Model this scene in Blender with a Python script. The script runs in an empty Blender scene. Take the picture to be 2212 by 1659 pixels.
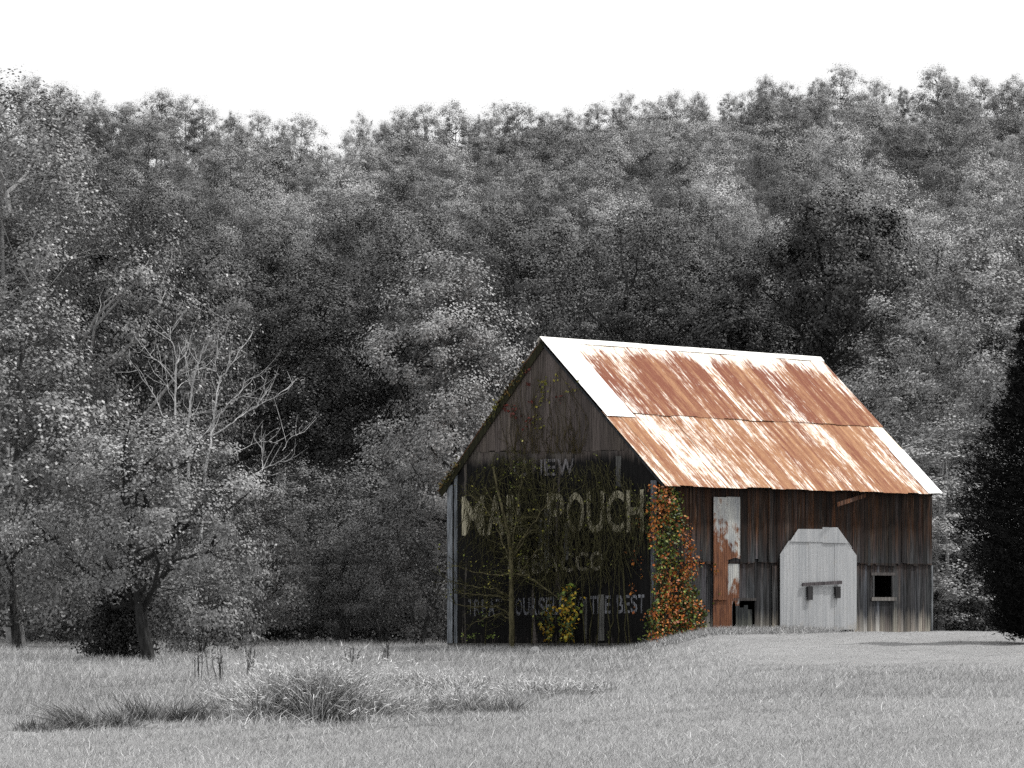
import bpy, math, random
import numpy as np
from mathutils import Vector

# ------------------------------------------------------------------ camera, world, sun
S = bpy.context.scene
COL = S.collection
EYE = 1.42            # camera height above the foot of the barn corner
FPX = 8000.0          # focal length in pixels of a 2212 px wide picture
CX, HY = 1106.0, 1290.0
cam_d = bpy.data.cameras.new('camera')
cam_d.sensor_width = 36.0
cam_d.lens = 36.0 * FPX / 2212.0
cam_d.shift_y = (HY - 829.5) / 2212.0
cam_d.clip_start = 0.5
cam_d.clip_end = 4000.0
cam = bpy.data.objects.new('camera', cam_d)
cam.location = (0, 0, EYE)
cam.rotation_euler = (math.radians(90), 0, 0)
COL.objects.link(cam)
S.camera = cam

SUN_EL, SUN_AZ = 60.0, 78.0     # azimuth clockwise from +Y (the viewing direction)
w = bpy.data.worlds.new('World'); S.world = w; w.use_nodes = True
nt = w.node_tree; nt.nodes.clear()
n_sky = nt.nodes.new('ShaderNodeTexSky'); n_sky.sky_type = 'NISHITA'; n_sky.sun_disc = False
n_sky.sun_elevation = math.radians(SUN_EL); n_sky.sun_rotation = math.radians(SUN_AZ)
n_sky.air_density = 1.0; n_sky.dust_density = 6.0; n_sky.ozone_density = 1.0
n_bw = nt.nodes.new('ShaderNodeRGBToBW')                 # thin white overcast: no blue in it
n_mx = nt.nodes.new('ShaderNodeMix'); n_mx.data_type = 'RGBA'
n_mx.inputs[0].default_value = 0.65
n_mx.inputs[7].default_value = (14.3, 14.3, 14.3, 1)
n_bg = nt.nodes.new('ShaderNodeBackground'); n_bg.inputs[1].default_value = 0.1
n_out = nt.nodes.new('ShaderNodeOutputWorld')
nt.links.new(n_sky.outputs[0], n_bw.inputs[0])
nt.links.new(n_bw.outputs[0], n_mx.inputs[6])
nt.links.new(n_mx.outputs[2], n_bg.inputs[0])
nt.links.new(n_bg.outputs[0], n_out.inputs[0])

sun_d = bpy.data.lights.new('sun', 'SUN'); sun_d.energy = 3.6; sun_d.angle = math.radians(3)
sun_d.color = (1.0, 0.985, 0.965)
sun = bpy.data.objects.new('sun', sun_d); COL.objects.link(sun)
_e, _a = math.radians(SUN_EL), math.radians(SUN_AZ)
sdir = Vector((math.sin(_a) * math.cos(_e), math.cos(_a) * math.cos(_e), math.sin(_e)))
sun.rotation_euler = sdir.to_track_quat('Z', 'Y').to_euler()
sun.location = (60, 60, 120)

S.view_settings.view_transform = 'Standard'
S.view_settings.look = 'None'
S.view_settings.gamma = 1.0
S.view_settings.exposure = 0.0
S.view_settings.use_curve_mapping = False
S.render.engine = 'CYCLES'
S.cycles.max_bounces = 4; S.cycles.diffuse_bounces = 2; S.cycles.glossy_bounces = 1
S.cycles.transmission_bounces = 1; S.cycles.transparent_max_bounces = 6
S.cycles.use_denoising = False; S.cycles.adaptive_threshold = 0.025; S.cycles.adaptive_min_samples = 32
S.cycles.sample_clamp_indirect = 1.5; S.cycles.caustics_reflective = False; S.cycles.caustics_refractive = False

rng = np.random.default_rng(7)
random.seed(7)

def P(x, y, Y):
    """a point at depth Y seen at picture point (x, y)"""
    return np.array([(x - CX) / FPX * Y, Y, EYE + (HY - y) / FPX * Y])

# ------------------------------------------------------------------ helpers
def mesh_np(name, verts, faces, col=None, mats=(), smooth=False, fmat=None):
    """faces: (N,k) array, or a list of such arrays"""
    fl = faces if isinstance(faces, list) else [faces]
    fl = [np.asarray(f, dtype=np.int32) for f in fl if len(f)]
    me = bpy.data.meshes.new(name)
    verts = np.asarray(verts, dtype=np.float32)
    me.vertices.add(len(verts)); me.vertices.foreach_set('co', verts.ravel())
    loops = np.concatenate([f.ravel() for f in fl])
    tot = np.concatenate([np.full(len(f), f.shape[1], dtype=np.int32) for f in fl])
    st = np.concatenate([[0], np.cumsum(tot)[:-1]]).astype(np.int32)
    me.loops.add(len(loops)); me.loops.foreach_set('vertex_index', loops)
    me.polygons.add(len(tot)); me.polygons.foreach_set('loop_start', st)
    if fmat is not None: me.polygons.foreach_set('material_index', np.asarray(fmat, dtype=np.int32))
    me.polygons.foreach_set('use_smooth', np.full(len(tot), smooth, dtype=bool))
    me.update(calc_edges=True)
    if col is not None:
        a = me.attributes.new('Col', 'FLOAT_COLOR', 'POINT')
        c = np.ones((len(verts), 4), dtype=np.float32); c[:, :3] = col
        a.data.foreach_set('color', c.ravel())
    for m in mats: me.materials.append(m)
    return me

def link(name, me, parent=None, loc=None, color=None):
    o = bpy.data.objects.new(name, me); COL.objects.link(o)
    if parent is not None: o.parent = parent
    if loc is not None: o.location = loc
    if color is not None: o.color = (*color, 1) if len(color) == 3 else color
    return o

def tag(o, label=None, cat=None, group=None, kind=None):
    if label: o['label'] = label
    if cat: o['category'] = cat
    if group: o['group'] = group
    if kind: o['kind'] = kind
    return o

def empty(name, loc, label=None, cat=None, group=None, rz=0.0):
    o = bpy.data.objects.new(name, None); COL.objects.link(o)
    o.location = tuple(float(c) for c in loc); o.rotation_euler = (0, 0, rz); o.empty_display_size = 0.3
    return tag(o, label, cat, group)

class MB:
    """collects shapes for one mesh"""
    def __init__(s): s.v = []; s.q = []; s.t = []; s.n = 0; s.c = []
    def add(s, v, q=None, t=None, c=None):
        v = np.asarray(v, float); s.v.append(v)
        if q is not None and len(q): s.q.append(np.asarray(q) + s.n)
        if t is not None and len(t): s.t.append(np.asarray(t) + s.n)
        if c is not None: s.c.append(np.broadcast_to(np.asarray(c, float), (len(v), 3)))
        s.n += len(v)
    def box(s, a, b):
        a = np.minimum(a, b); b = np.maximum(a, b) if False else np.asarray(b, float)
        x0, y0, z0 = a; x1, y1, z1 = b
        s.hexa([(x0,y0,z0),(x1,y0,z0),(x1,y1,z0),(x0,y1,z0),(x0,y0,z1),(x1,y0,z1),(x1,y1,z1),(x0,y1,z1)])
    def hexa(s, p):
        s.add(p, [(0,3,2,1),(4,5,6,7),(0,1,5,4),(1,2,6,5),(2,3,7,6),(3,0,4,7)])
    def tube(s, pts, rad, sides=5, c=None):
        pts = np.asarray(pts, float); n = len(pts); rad = np.broadcast_to(rad, n)
        tan = np.gradient(pts, axis=0); tan /= np.linalg.norm(tan, axis=1)[:, None] + 1e-9
        ref = np.array([0.31, 0.87, 0.38]) if abs(tan[0][2]) > 0.8 else np.array([0.1, 0.15, 0.98])
        a = np.cross(tan, ref); a /= np.linalg.norm(a, axis=1)[:, None] + 1e-9
        b = np.cross(tan, a)
        th = np.arange(sides) / sides * 2 * math.pi
        ring = pts[:, None, :] + rad[:, None, None] * (np.cos(th)[None, :, None] * a[:, None, :] + np.sin(th)[None, :, None] * b[:, None, :])
        v = ring.reshape(-1, 3); k = np.arange(sides); kn = (k + 1) % sides
        q = np.concatenate([np.stack([i*sides + k, i*sides + kn, (i+1)*sides + kn, (i+1)*sides + k], 1) for i in range(n - 1)])
        s.add(v, q, None, c)
    def mesh(s, name, mats=(), smooth=False):
        fl = []
        if s.q: fl.append(np.concatenate(s.q))
        if s.t: fl.append(np.concatenate(s.t))
        return mesh_np(name, np.concatenate(s.v), fl, np.concatenate(s.c) if s.c else None, mats, smooth)

def rand_unit(n, r=rng):
    v = r.normal(size=(n, 3)); return v / (np.linalg.norm(v, axis=1)[:, None] + 1e-9)

def leaf_cloud(cen, size, col, bias=None, aspect=0.6, r=rng, biasw=0.6):
    """one diamond-shaped leaf face per centre; size (N,), col (N,3)"""
    n = len(cen)
    nr = rand_unit(n, r)
    if bias is not None: nr = nr + bias * biasw; nr /= np.linalg.norm(nr, axis=1)[:, None] + 1e-9
    a = np.cross(nr, rand_unit(n, r)); a /= np.linalg.norm(a, axis=1)[:, None] + 1e-9
    b = np.cross(nr, a)
    L = np.broadcast_to(size, n)[:, None]
    v = np.stack([cen + a*L*0.55, cen + b*L*0.5*aspect + a*L*0.06, cen - a*L*0.45, cen - b*L*0.5*aspect + a*L*0.06], 1).reshape(-1, 3)
    q = np.arange(4*n).reshape(n, 4)
    return v, q, np.repeat(col, 4, axis=0)

def ribbons(base, tip_dir, length, width, bend, col, segs=2, r=rng):
    """grass blades: base (N,3), start direction, bend vector added quadratically"""
    n = len(base)
    side = np.cross(tip_dir, rand_unit(n, r)); side /= np.linalg.norm(side, axis=1)[:, None] + 1e-9
    vs = []; L = length[:, None]; W = width[:, None]
    for k in range(segs + 1):
        t = k / segs
        c = base + tip_dir*L*t + bend*L*(t*t)
        if k < segs:
            wd = W*(1 - 0.55*t)*0.5
            vs += [c - side*wd, c + side*wd]
        else: vs += [c]
    m = len(vs); v = np.stack(vs, 1).reshape(-1, 3)
    o = (np.arange(n)*m)[:, None]
    q = [np.array([[2*k, 2*k+1, 2*k+3, 2*k+2]]) + o for k in range(segs - 1)]
    t = np.array([[2*segs-2, 2*segs-1, 2*segs]]) + o
    return v, (np.concatenate(q) if q else np.zeros((0, 4), int)), t, np.repeat(col, m, axis=0)

# ------------------------------------------------------------------ materials
def mat(name, rough=0.8, spec=0.3):
    m = bpy.data.materials.new(name); m.use_nodes = True
    n = m.node_tree; b = n.nodes['Principled BSDF']
    b.inputs['Roughness'].default_value = rough
    b.inputs['Specular IOR Level'].default_value = spec
    return m, n, b
def N(nt, t, **kw):
    n = nt.nodes.new(t)
    for k, v in kw.items():
        if k.startswith('i_'):
            key = k[2:]; n.inputs[int(key) if key.isdigit() else key].default_value = v
        else: setattr(n, k, v)
    return n
def L(nt, a, b): nt.links.new(a, b)
def mixc(nt, fac, a, b, blend='MIX'):
    m = N(nt, 'ShaderNodeMix', data_type='RGBA', blend_type=blend)
    for s, i in ((fac, 0), (a, 6), (b, 7)):
        if isinstance(s, (int, float)): m.inputs[i].default_value = s
        elif isinstance(s, tuple): m.inputs[i].default_value = (*s, 1) if len(s) == 3 else s
        else: L(nt, s, m.inputs[i])
    return m.outputs[2]
def math_(nt, op, a, b=None, c=None, clamp=False):
    m = N(nt, 'ShaderNodeMath', operation=op, use_clamp=clamp)
    for s, i in ((a, 0), (b, 1), (c, 2)):
        if s is None: continue
        if isinstance(s, (int, float)): m.inputs[i].default_value = s
        else: L(nt, s, m.inputs[i])
    return m.outputs[0]
def noise(nt, vec, scale, detail=4, rough=0.55):
    n = N(nt, 'ShaderNodeTexNoise', i_Scale=scale, i_Detail=detail, i_Roughness=rough); L(nt, vec, n.inputs['Vector']); return n.outputs[0]
def mapping(nt, vec, scale=(1,1,1), loc=None):
    m = N(nt, 'ShaderNodeMapping'); m.inputs['Scale'].default_value = scale; L(nt, vec, m.inputs[0])
    if loc is not None: L(nt, loc, m.inputs[1])
    return m.outputs[0]
def maprange(nt, v, a, b, c=0.0, d=1.0):
    m = N(nt, 'ShaderNodeMapRange'); L(nt, v, m.inputs[0])
    for i, x in enumerate((a, b, c, d)): m.inputs[i+1].default_value = x
    return m.outputs[0]
def objcoord(nt): return N(nt, 'ShaderNodeTexCoord').outputs['Object']

def leaf_material(name, rough=0.5, spec=0.35):
    m, n, b = mat(name, rough, spec)
    a = N(n, 'ShaderNodeAttribute', attribute_name='Col')
    oi = N(n, 'ShaderNodeObjectInfo')
    c = mixc(n, 1.0, a.outputs['Color'], oi.outputs['Color'], 'MULTIPLY')
    L(n, c, b.inputs['Base Color'])
    return m
M_LEAF = leaf_material('foliage', 0.55, 0.3)
M_GLOSS = leaf_material('glossy_foliage', 0.42, 0.4)
M_GRASS = leaf_material('grass_blade', 0.6, 0.25)
M_NEEDLE = leaf_material('cedar_needle', 0.9, 0.0)

def bark_material(name, base, dark):
    m, n, b = mat(name, 0.9, 0.15)
    oc = objcoord(n)
    f = noise(n, mapping(n, oc, (6, 6, 1.3)), 2.2, 5)
    oi = N(n, 'ShaderNodeObjectInfo')
    c = mixc(n, maprange(n, f, 0.35, 0.62), dark, base)
    L(n, mixc(n, 1.0, c, oi.outputs['Color'], 'MULTIPLY'), b.inputs['Base Color'])
    return m
M_BARK = bark_material('dark_bark', (0.085,)*3, (0.03,)*3)
M_PALEBARK = bark_material('pale_bark', (0.42,)*3, (0.2,)*3)
M_OLIVEBARK = bark_material('olive_bark', (0.1, 0.09, 0.05), (0.035, 0.032, 0.017))
M_TWIG = bark_material('twig_bark', (0.072, 0.068, 0.034), (0.022, 0.021, 0.011))

# ground: meadow, then leaf litter under the wood
m, n, b = mat('meadow', 0.95, 0.1); M_GROUND = m
oc = objcoord(n)
f1 = noise(n, mapping(n, oc, (1, 0.35, 1)), 0.35, 5)
f2 = noise(n, mapping(n, oc, (1, 0.4, 1)), 3.0, 6, 0.7)
f3 = noise(n, oc, 28.0, 4, 0.7)
c = mixc(n, maprange(n, f1, 0.35, 0.65), (0.22,)*3, (0.31,)*3)
c = mixc(n, maprange(n, f2, 0.36, 0.66, 0.0, 0.75), c, (0.19,)*3)
c = mixc(n, maprange(n, f3, 0.4, 0.7, 0.0, 0.6), c, (0.38,)*3)
sx = N(n, 'ShaderNodeSeparateXYZ'); L(n, oc, sx.inputs[0])
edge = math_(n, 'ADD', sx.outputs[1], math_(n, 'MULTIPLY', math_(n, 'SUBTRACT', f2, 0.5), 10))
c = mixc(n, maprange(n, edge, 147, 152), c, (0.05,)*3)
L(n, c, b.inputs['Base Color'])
bp = N(n, 'ShaderNodeBump', i_Strength=0.7, i_Distance=0.08); L(n, f3, bp.inputs['Height']); L(n, bp.outputs[0], b.inputs['Normal'])

# weathered barn boards; object colour: rgb = tint, alpha = how worn
def wood_material(name, black_paint=False):
    m, n, b = mat(name, 0.85, 0.2)
    oc = objcoord(n); oi = N(n, 'ShaderNodeObjectInfo')
    rv = N(n, 'ShaderNodeCombineXYZ')
    L(n, math_(n, 'MULTIPLY', oi.outputs['Random'], 37.0), rv.inputs[2])
    L(n, math_(n, 'MULTIPLY', oi.outputs['Random'], 11.0), rv.inputs[0])
    g = noise(n, mapping(n, oc, (26, 26, 0.9), rv.outputs[0]), 1.0, 6, 0.65)      # grain
    g2 = noise(n, mapping(n, oc, (5, 5, 0.45), rv.outputs[0]), 1.0, 4, 0.6)       # long stains
    sx = N(n, 'ShaderNodeSeparateXYZ'); L(n, oc, sx.inputs[0]); z = sx.outputs[2]
    if not black_paint:
        brown = mixc(n, maprange(n, g, 0.42, 0.8), (0.0035, 0.0016, 0.0009), (0.09, 0.036, 0.012))  # protected brown wood, its colour deepened further to carry the eave shade
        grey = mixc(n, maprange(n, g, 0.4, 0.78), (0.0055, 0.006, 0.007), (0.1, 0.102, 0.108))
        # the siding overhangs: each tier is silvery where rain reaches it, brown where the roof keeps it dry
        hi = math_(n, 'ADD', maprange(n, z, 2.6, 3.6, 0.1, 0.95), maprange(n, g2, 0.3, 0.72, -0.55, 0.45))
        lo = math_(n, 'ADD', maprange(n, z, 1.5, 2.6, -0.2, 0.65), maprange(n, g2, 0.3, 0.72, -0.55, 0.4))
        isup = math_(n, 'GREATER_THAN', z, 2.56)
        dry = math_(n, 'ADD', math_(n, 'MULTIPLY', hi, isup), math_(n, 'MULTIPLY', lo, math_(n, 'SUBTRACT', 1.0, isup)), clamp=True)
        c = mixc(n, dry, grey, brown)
        # pale splash zone near the ground
        sp = math_(n, 'ADD', maprange(n, z, 0.25, 1.1, 0.95, -0.15), maprange(n, g2, 0.3, 0.7, -0.5, 0.35), clamp=True)
        c = mixc(n, sp, c, mixc(n, maprange(n, g, 0.3, 0.7), (0.13, 0.12, 0.105), (0.36, 0.335, 0.29)))
        c = mixc(n, 1.0, c, oi.outputs['Color'], 'MULTIPLY')
    else:
        bare = mixc(n, maprange(n, g, 0.3, 0.72), (0.017, 0.0145, 0.013), (0.14, 0.122, 0.11))
        bare = mixc(n, 1.0, bare, oi.outputs['Color'], 'MULTIPLY')
        paint = mixc(n, maprange(n, g, 0.45, 0.75), (0.0022, 0.0022, 0.0024), (0.012, 0.011, 0.011))
        top = math_(n, 'ADD', maprange(n, z, 5.3, 6.3, 1.0, 0.0), maprange(n, g2, 0.3, 0.7, -0.25, 0.25))
        wear = maprange(n, math_(n, 'ADD', g2, math_(n, 'MULTIPLY', oi.outputs['Alpha'], 0.6)), 0.72, 0.86)
        foot = math_(n, 'MULTIPLY', maprange(n, z, 0.1, 0.45, 0.5, 0.0), maprange(n, g, 0.35, 0.6))
        k = math_(n, 'SUBTRACT', math_(n, 'SUBTRACT', top, wear), foot, clamp=True)
        c = mixc(n, maprange(n, k, 0.25, 0.6), bare, paint)
    L(n, c, b.inputs['Base Color'])
    bp = N(n, 'ShaderNodeBump', i_Strength=0.5, i_Distance=0.01); L(n, g, bp.inputs['Height']); L(n, bp.outputs[0], b.inputs['Normal'])
    return m
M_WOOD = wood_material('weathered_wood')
M_PAINTED = wood_material('black_painted_wood', True)

m, n, b = mat('grey_trim_wood', 0.85, 0.2); M_TRIM = m
oc = objcoord(n); oi = N(n, 'ShaderNodeObjectInfo')
g = noise(n, mapping(n, oc, (18, 18, 1.4)), 1.0, 6, 0.7)
c = mixc(n, maprange(n, g, 0.35, 0.66), (0.06, 0.062, 0.066), (0.3, 0.31, 0.325))
L(n, mixc(n, 1.0, c, oi.outputs['Color'], 'MULTIPLY'), b.inputs['Base Color'])

m, n, b = mat('dark_timber', 0.95, 0.05); M_DARK = m
b.inputs['Base Color'].default_value = (0.012, 0.01, 0.008, 1)

# faded lettering: ragged where the paint has gone
m, n, b = mat('faded_sign_paint', 0.85, 0.15); M_SIGN = m
oc = objcoord(n); oi = N(n, 'ShaderNodeObjectInfo')
g = noise(n, mapping(n, oc, (30, 30, 1.0)), 1.0, 5, 0.65)
g2 = noise(n, mapping(n, oc, (4.5, 4.5, 0.8)), 1.0, 3, 0.6)
c = mixc(n, maprange(n, g, 0.3, 0.7), (0.1, 0.1, 0.1), (1, 1, 1))
c = mixc(n, 1.0, c, oi.outputs['Color'], 'MULTIPLY')
L(n, c, b.inputs['Base Color'])
al = math_(n, 'ADD', math_(n, 'ADD', math_(n, 'MULTIPLY', g, 0.55), math_(n, 'MULTIPLY', g2, 0.6)), math_(n, 'MULTIPLY', oi.outputs['Alpha'], 0.5))
L(n, maprange(n, al, 0.54, 0.68), b.inputs['Alpha'])

# roofing iron.  object colour: r = how rusty, g = red-brown against tan, b = streak offset
m, n, b = mat('rusted_roof_iron', 0.62, 0.4); M_ROOF = m
oc = objcoord(n); oi = N(n, 'ShaderNodeObjectInfo')
sc_ = N(n, 'ShaderNodeSeparateColor'); L(n, oi.outputs['Color'], sc_.inputs[0])
rv = N(n, 'ShaderNodeCombineXYZ'); L(n, math_(n, 'MULTIPLY', sc_.outputs[2], 23.0), rv.inputs[0]); L(n, math_(n, 'MULTIPLY', oi.outputs['Random'], 9.0), rv.inputs[1])
s1 = noise(n, mapping(n, oc, (4.2, 0.34, 0.0), rv.outputs[0]), 1.0, 5, 0.62)
s2 = noise(n, mapping(n, oc, (13.0, 0.8, 0.0), rv.outputs[0]), 1.0, 5, 0.7)
s3 = noise(n, mapping(n, oc, (6, 3.0, 0.0), rv.outputs[0]), 1.0, 6, 0.7)
sx = N(n, 'ShaderNodeSeparateXYZ'); L(n, oc, sx.inputs[0])
topf = maprange(n, sx.outputs[1], 6.2, 7.1, 0.0, -0.3)     # under the ridge cap the zinc has lasted
a = math_(n, 'ADD', math_(n, 'MULTIPLY', s1, 0.6), math_(n, 'MULTIPLY', s2, 0.85))
a = math_(n, 'ADD', a, math_(n, 'MULTIPLY', s3, 0.35))
s0 = noise(n, mapping(n, oc, (0.75, 0.42, 0.0)), 1.0, 3, 0.6)
a = math_(n, 'ADD', a, math_(n, 'MULTIPLY', math_(n, 'SUBTRACT', s0, 0.5), 0.55))
a = math_(n, 'ADD', a, math_(n, 'ADD', sc_.outputs[0], topf))
rust = maprange(n, a, 0.82, 0.98)
deep = maprange(n, math_(n, 'ADD', math_(n, 'ADD', s1, math_(n, 'MULTIPLY', s3, 0.4)), sc_.outputs[1]), 0.6, 0.92)
rc = mixc(n, deep, (0.4, 0.215, 0.108), (0.19, 0.06, 0.03))
zc = mixc(n, maprange(n, s3, 0.35, 0.65), (0.86, 0.83, 0.78), (0.66, 0.54, 0.4))
L(n, mixc(n, rust, zc, rc), b.inputs['Base Color'])
L(n, maprange(n, rust, 0, 1, 0.45, 0.85), b.inputs['Roughness'])

m, n, b = mat('clean_roof_iron', 0.4, 0.5); M_WHITE = m  # unrusted iron; its white base colour also holds the sun glare
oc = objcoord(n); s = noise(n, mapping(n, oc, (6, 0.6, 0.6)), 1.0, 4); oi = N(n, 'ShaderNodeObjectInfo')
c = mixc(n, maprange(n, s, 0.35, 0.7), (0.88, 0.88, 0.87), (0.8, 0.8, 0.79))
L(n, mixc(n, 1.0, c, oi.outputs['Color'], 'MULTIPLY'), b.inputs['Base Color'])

m, n, b = mat('grey_door_iron', 0.6, 0.35); M_DOOR = m
oc = objcoord(n)
s = noise(n, mapping(n, oc, (9, 9, 0.5)), 1.0, 5, 0.6); s4 = noise(n, oc, 3.0, 5, 0.6)
c = mixc(n, maprange(n, s, 0.35, 0.68), (0.31, 0.32, 0.33), (0.42, 0.425, 0.43))
sx = N(n, 'ShaderNodeSeparateXYZ'); L(n, oc, sx.inputs[0])
rf = math_(n, 'ADD', maprange(n, sx.outputs[2], 0.25, 0.65, 0.55, -0.2), maprange(n, s4, 0.4, 0.7, -0.35, 0.4), clamp=True)
c = mixc(n, math_(n, 'MULTIPLY', rf, 0.6), c, (0.3, 0.24, 0.15))
L(n, c, b.inputs['Base Color'])

m, n, b = mat('rusty_patch_iron', 0.75, 0.3); M_PATCH = m   # object colour r: height at which the rust starts
oc = objcoord(n); oi = N(n, 'ShaderNodeObjectInfo')
sc_ = N(n, 'ShaderNodeSeparateColor'); L(n, oi.outputs['Color'], sc_.inputs[0])
s = noise(n, mapping(n, oc, (7, 7, 1.2)), 1.0, 6, 0.65); s5 = noise(n, mapping(n, oc, (3, 3, 2)), 1.0, 5, 0.65)
sx = N(n, 'ShaderNodeSeparateXYZ'); L(n, oc, sx.inputs[0])
hz = math_(n, 'SUBTRACT', math_(n, 'MULTIPLY', sc_.outputs[0], 5.0), sx.outputs[2])
rf = maprange(n, math_(n, 'ADD', math_(n, 'MULTIPLY', hz, 0.6), math_(n, 'MULTIPLY', math_(n, 'SUBTRACT', s5, 0.5), 3.0)), -0.15, 0.2)
zc = mixc(n, maprange(n, s, 0.35, 0.66), (0.24, 0.25, 0.26), (0.44, 0.44, 0.41))
rc = mixc(n, maprange(n, s, 0.35, 0.66), (0.06, 0.02, 0.01), (0.2, 0.08, 0.035))
L(n, mixc(n, rf, zc, rc), b.inputs['Base Color'])

m, n, b = mat('stone', 0.9, 0.2); M_STONE = m
oc = objcoord(n); f = noise(n, oc, 4.0, 6, 0.7); oi = N(n, 'ShaderNodeObjectInfo')
L(n, mixc(n, 1.0, mixc(n, f, (0.12,)*3, (0.4,)*3), oi.outputs['Color'], 'MULTIPLY'), b.inputs['Base Color'])

# ------------------------------------------------------------------ ground
_yt = np.arange(-60, 170.01, 1.0)
def _sm(ys, zs):
    t = np.interp(_yt, ys, zs); k = np.hanning(9); k /= k.sum()
    return np.convolve(np.pad(t, 4, mode='edge'), k, mode='valid')
_left = _sm([-60, 0, 33, 43, 48, 56, 75, 100, 150, 165], [-.2, -.2, -.12, -.13, -.22, -.40, -.42, -.31, -.42, -.3])
_right = _sm([-60, 0, 33, 60, 90, 108, 117, 128, 140, 165], [-.2, -.2, -.12, -.08, 0, .16, .28, .24, .05, 0])
RIDGE_Y = 700.0
_rx = (np.array([-1600, -600, 0, 350, 560, 720, 840, 1200, 1350, 1650, 1820, 2020, 2212, 2800, 4000]) - CX) / FPX
_ry = np.array([150, 165, 190, 205, 250, 296, 250, 238, 215, 178, 163, 163, 178, 190, 170.])
def smooth01(t): t = np.clip(t, 0, 1); return t*t*(3 - 2*t)
def gz(X, Y):
    X = np.asarray(X, float); Y = np.asarray(Y, float)
    a = np.interp(Y, _yt, _left); b2 = np.interp(Y, _yt, _right)
    lo = np.interp(Y, [30, 60, 110, 165], [-6, -1.5, 3.0, 3.0]); wd = np.interp(Y, [30, 60, 116], [9, 7, 3.4])
    z = a + (b2 - a)*smooth01((X - lo)/wd)
    z = z + 0.018*np.sin(X*1.9 + Y*0.31) * np.sin(Y*0.83 - X*0.4) + 0.012*np.sin(X*4.1 - Y*1.3)
    s = np.clip((Y - 160)/(RIDGE_Y - 160), 0, 1.6)
    ridge = (HY - np.interp(X/RIDGE_Y, _rx, _ry))/FPX*RIDGE_Y - 12.0
    prof = np.where(s <= 1, s**1.2, np.maximum(1 - (s - 1)*0.8, 0.4))
    return z + ridge*prof
xs = np.concatenate([-np.geomspace(900, 24, 46), np.linspace(-23, 23, 140), np.geomspace(24, 900, 46)])
ys = np.concatenate([np.linspace(-60, 28, 20), np.linspace(29, 135, 190), np.geomspace(137, 1100, 80)])
GX, GY = np.meshgrid(xs, ys)
gv = np.stack([GX, GY, gz(GX, GY)], -1).reshape(-1, 3)
nx, ny = len(xs), len(ys)
i = (np.arange(ny - 1)[:, None]*nx + np.arange(nx - 1)[None, :]).ravel()
o = link('ground', mesh_np('ground', gv, np.stack([i, i+1, i+nx+1, i+nx], 1), None, [M_GROUND], True))
tag(o, 'pale grey meadow rising to a wooded hill', None, None, 'structure')

# ------------------------------------------------------------------ barn
ROT = math.radians(46)
BLOC = np.array([4.524, 116.0, 0.0])
VD = np.array([math.cos(ROT), math.sin(ROT), 0]); UD = np.array([-math.sin(ROT), math.cos(ROT), 0])
WID, LEN = 9.18, 14.0
RU, RZ = 4.91, 9.72          # ridge position across the gable, and height
EV = 0.43; EZ = 4.93         # eaves overhang and eaves height
OV = 0.1                     # overhang at the gable
def roofz(u): return EZ + (RZ - EZ)*(u + EV)/(RU + EV) if u <= RU else EZ + (RZ - EZ)*(WID + EV - u)/(WID + EV - RU)
def ray_plane(x, y, off, nrm, p0):
    d = np.array([(x - CX)/FPX, 1.0, (HY - y)/FPX]); o_ = np.array([0, 0, EYE])
    t = ((p0 + nrm*off - o_) @ nrm)/(d @ nrm); return o_ + d*t - BLOC
def SV(x, y, off=0.0):
    p = ray_plane(x, y, off, -UD, BLOC); return p @ VD, p[2]     # side wall: (v, z)
def GU(x, y, off=0.0):
    p = ray_plane(x, y, off, -VD, BLOC); return p @ UD, p[2]     # gable wall: (u, z)
def BW(v, u, z): return BLOC + VD*v + UD*u + np.array([0, 0, z])  # barn coordinates to the world

barn = empty('barn', BLOC, 'old weathered barn with rusted iron roof and faded black painted gable lettering', 'barn', None, ROT)

def board(parent, axis, a0, a1, z0, z1, out, th=0.024, color=(1, 1, 1, 0), mt=M_WOOD, skew=0.0, z0b=None, z1b=None, name='board'):
    """vertical board on the side (axis 0) or gable (axis 1) wall between a0..a1; out: how far its face stands out"""
    mb = MB(); z0b = z0 if z0b is None else z0b; z1b = z1 if z1b is None else z1b
    def p(a, d, z): return (a, -d, z) if axis == 0 else (-d, a, z)
    mb.hexa([p(a0 + skew, out - th, z0), p(a1 + skew, out - th, z0b), p(a1 + skew, out, z0b), p(a0 + skew, out, z0),
             p(a0, out - th, z1), p(a1, out - th, z1b), p(a1, out, z1b), p(a0, out, z1)])
    me = mb.mesh(name, [mt])
    return link(name, me, parent, None, color)

R = random.Random(3)
# --- side wall: lower tier and overhanging upper tier
def wall_core(name, pts, q):
    me = mesh_np(name, pts, q, None, [M_DARK]); return link(name, me, barn)
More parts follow.
